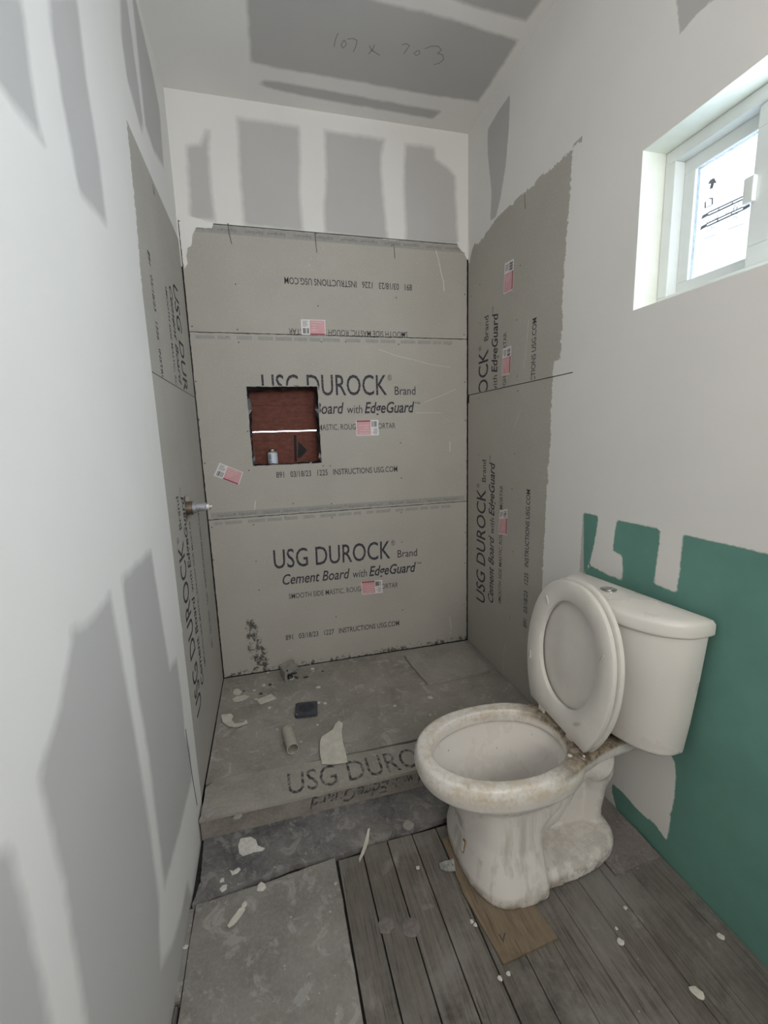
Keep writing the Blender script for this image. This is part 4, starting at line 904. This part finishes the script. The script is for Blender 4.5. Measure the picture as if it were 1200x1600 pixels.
# seat ring and cover, raised and leaning back on the tank
PIV = Vector((.245, -.022, .398)); LEAN = math.radians(4.2); YAW = 0.0; ROLL = math.radians(-3.5)
def seat_outline(hw, L, v0, hb, n=56, pw=2.2):
    """outline in (u across, v up): cut straight at the hinge end, round at the top"""
    vm = v0 + (L-v0)*.44; P = []
    for k in range(n+1):
        t = math.pi*k/n; c, s_ = math.cos(t), math.sin(t); P.append((hw*math.copysign(abs(c)**(2/pw), c), vm + (L-vm)*abs(s_)**(2/pw)))
    side = []
    for k in range(1, 9):
        f = k/8; side.append((-(hw - (hw-hb)*f**2.0), vm - (vm-v0)*f))
    P += side; P += [(-hb + 2*hb*k/12, v0) for k in range(1, 12)]; P += [(-x, y) for x, y in side[::-1]]
    return P
def to3(u, v, w): return Vector((w, u, v))
def seat_part(name, outer, inner, w0, w1, mat, rnd=.006):
    bm = bmesh.new()
    n = len(outer)
    def ringv(pts, w, shrink): 
        cx = sum(p[0] for p in pts)/n; cy = sum(p[1] for p in pts)/n; out = []
        for x, y in pts:
            d = Vector((x-cx, y-cy)); L_ = d.length; d *= (L_-shrink)/L_; out.append(to3(cx+d.x, cy+d.y, w))
        return out
    if inner:
        R_ = [ringv(outer, w0, rnd), ringv(outer, w0+rnd*.6, 0), ringv(outer, w1-rnd*.6, 0), ringv(outer, w1, rnd), ringv(inner, w1-.001, -rnd), ringv(inner, w1-rnd*.8, 0), ringv(inner, w0+.002, 0), ringv(inner, w0, -rnd*.5)]
        V = [[bm.verts.new(p) for p in r] for r in R_]
        for A, B in zip(V, V[1:]+V[:1]):
            for k in range(n): bm.faces.new((A[k], A[(k+1) % n], B[(k+1) % n], B[k]))
    else: loft(bm, [ringv(outer, w0, rnd), ringv(outer, w0+rnd*.5, 0), ringv(outer, w1-rnd*.5, 0), ringv(outer, w1, rnd)])
    o = bobj(name, bm, mat, tl, smooth=True)
    md = o.modifiers.new('e', 'EDGE_SPLIT'); md.split_angle = math.radians(50)
    o.location = PIV; o.rotation_euler = (ROLL, -LEAN, YAW); return o
OUT = seat_outline(.206, .488, .004, .142)
n_o = len(OUT); cyh = .243
INN = []
for (x, y) in OUT:                                             # inner opening: egg, walked at the same angles
    a_ = math.atan2(y-cyh, x); c, s_ = math.cos(a_), math.sin(a_); L_ = .180 if s_ > 0 else .170
    r = 1/((abs(c)/.136)**2.05 + (abs(s_)/L_)**2.05)**(1/2.05); INN.append((r*c, cyh + r*s_))
seat = seat_part('seat', OUT, INN, .0, .020, M['seat'])
COV = seat_outline(.209, .494, .0, .142)
cover = seat_part('seat_cover', COV, None, -.022, -.004, M['seat'])
# rubber bumpers on the underside of the seat ring (it faces the room)
M['bumper'] = simple('bumper_grey', (0.50, 0.48, 0.45), 0.5)
for u, v, a_ in ((-.120,.385,-.95), (.155,.325,1.25), (-.172,.150,1.7), (.105,.075,.75)):
    bm = bmesh.new(); add_tube(bm, [(0,0,0), (0,0,.005), (0,0,.006)], [.0035,.0035,.0025], 14, squash=4.5)
    o = bobj('bumper', bm, M['bumper'], seat); o.location = (.0195, u, v); o.rotation_euler = (0, math.radians(90), 0)
    o.matrix_basis = Matrix.Translation((.0190, u, v)) @ Matrix.Rotation(a_, 4, 'X') @ Matrix.Rotation(math.radians(90), 4, 'Y')
for sy in (-1, 1):
    bm = bmesh.new(); add_box(bm, -.012, .018, sy*.075-.016, sy*.075+.016, -.012, .010, bevel=.003); add_tube(bm, [(0.0, sy*.075, -.014), (0.0, sy*.075, -.008)], .018, 16)
    o = bobj('hinge', bm, M['seat'], tl); o.location = PIV
bm = bmesh.new(); add_tube(bm, [(0,-.112,.002), (0,.112,.002)], .007, 14); o = bobj('hinge_bar', bm, M['seat'], tl); o.location = PIV
for px, r, lb in [((890,1181),0.008,'white oval chip on the grimy deck of the bowl'), ((912,1182),0.004,'tiny white crumb on the grimy deck of the bowl'), ((733,1232),0.005,'white crumb on the near rim of the bowl')]:
    flake('compound_chip', px, TZ+0.3925, r, lb, group=None)
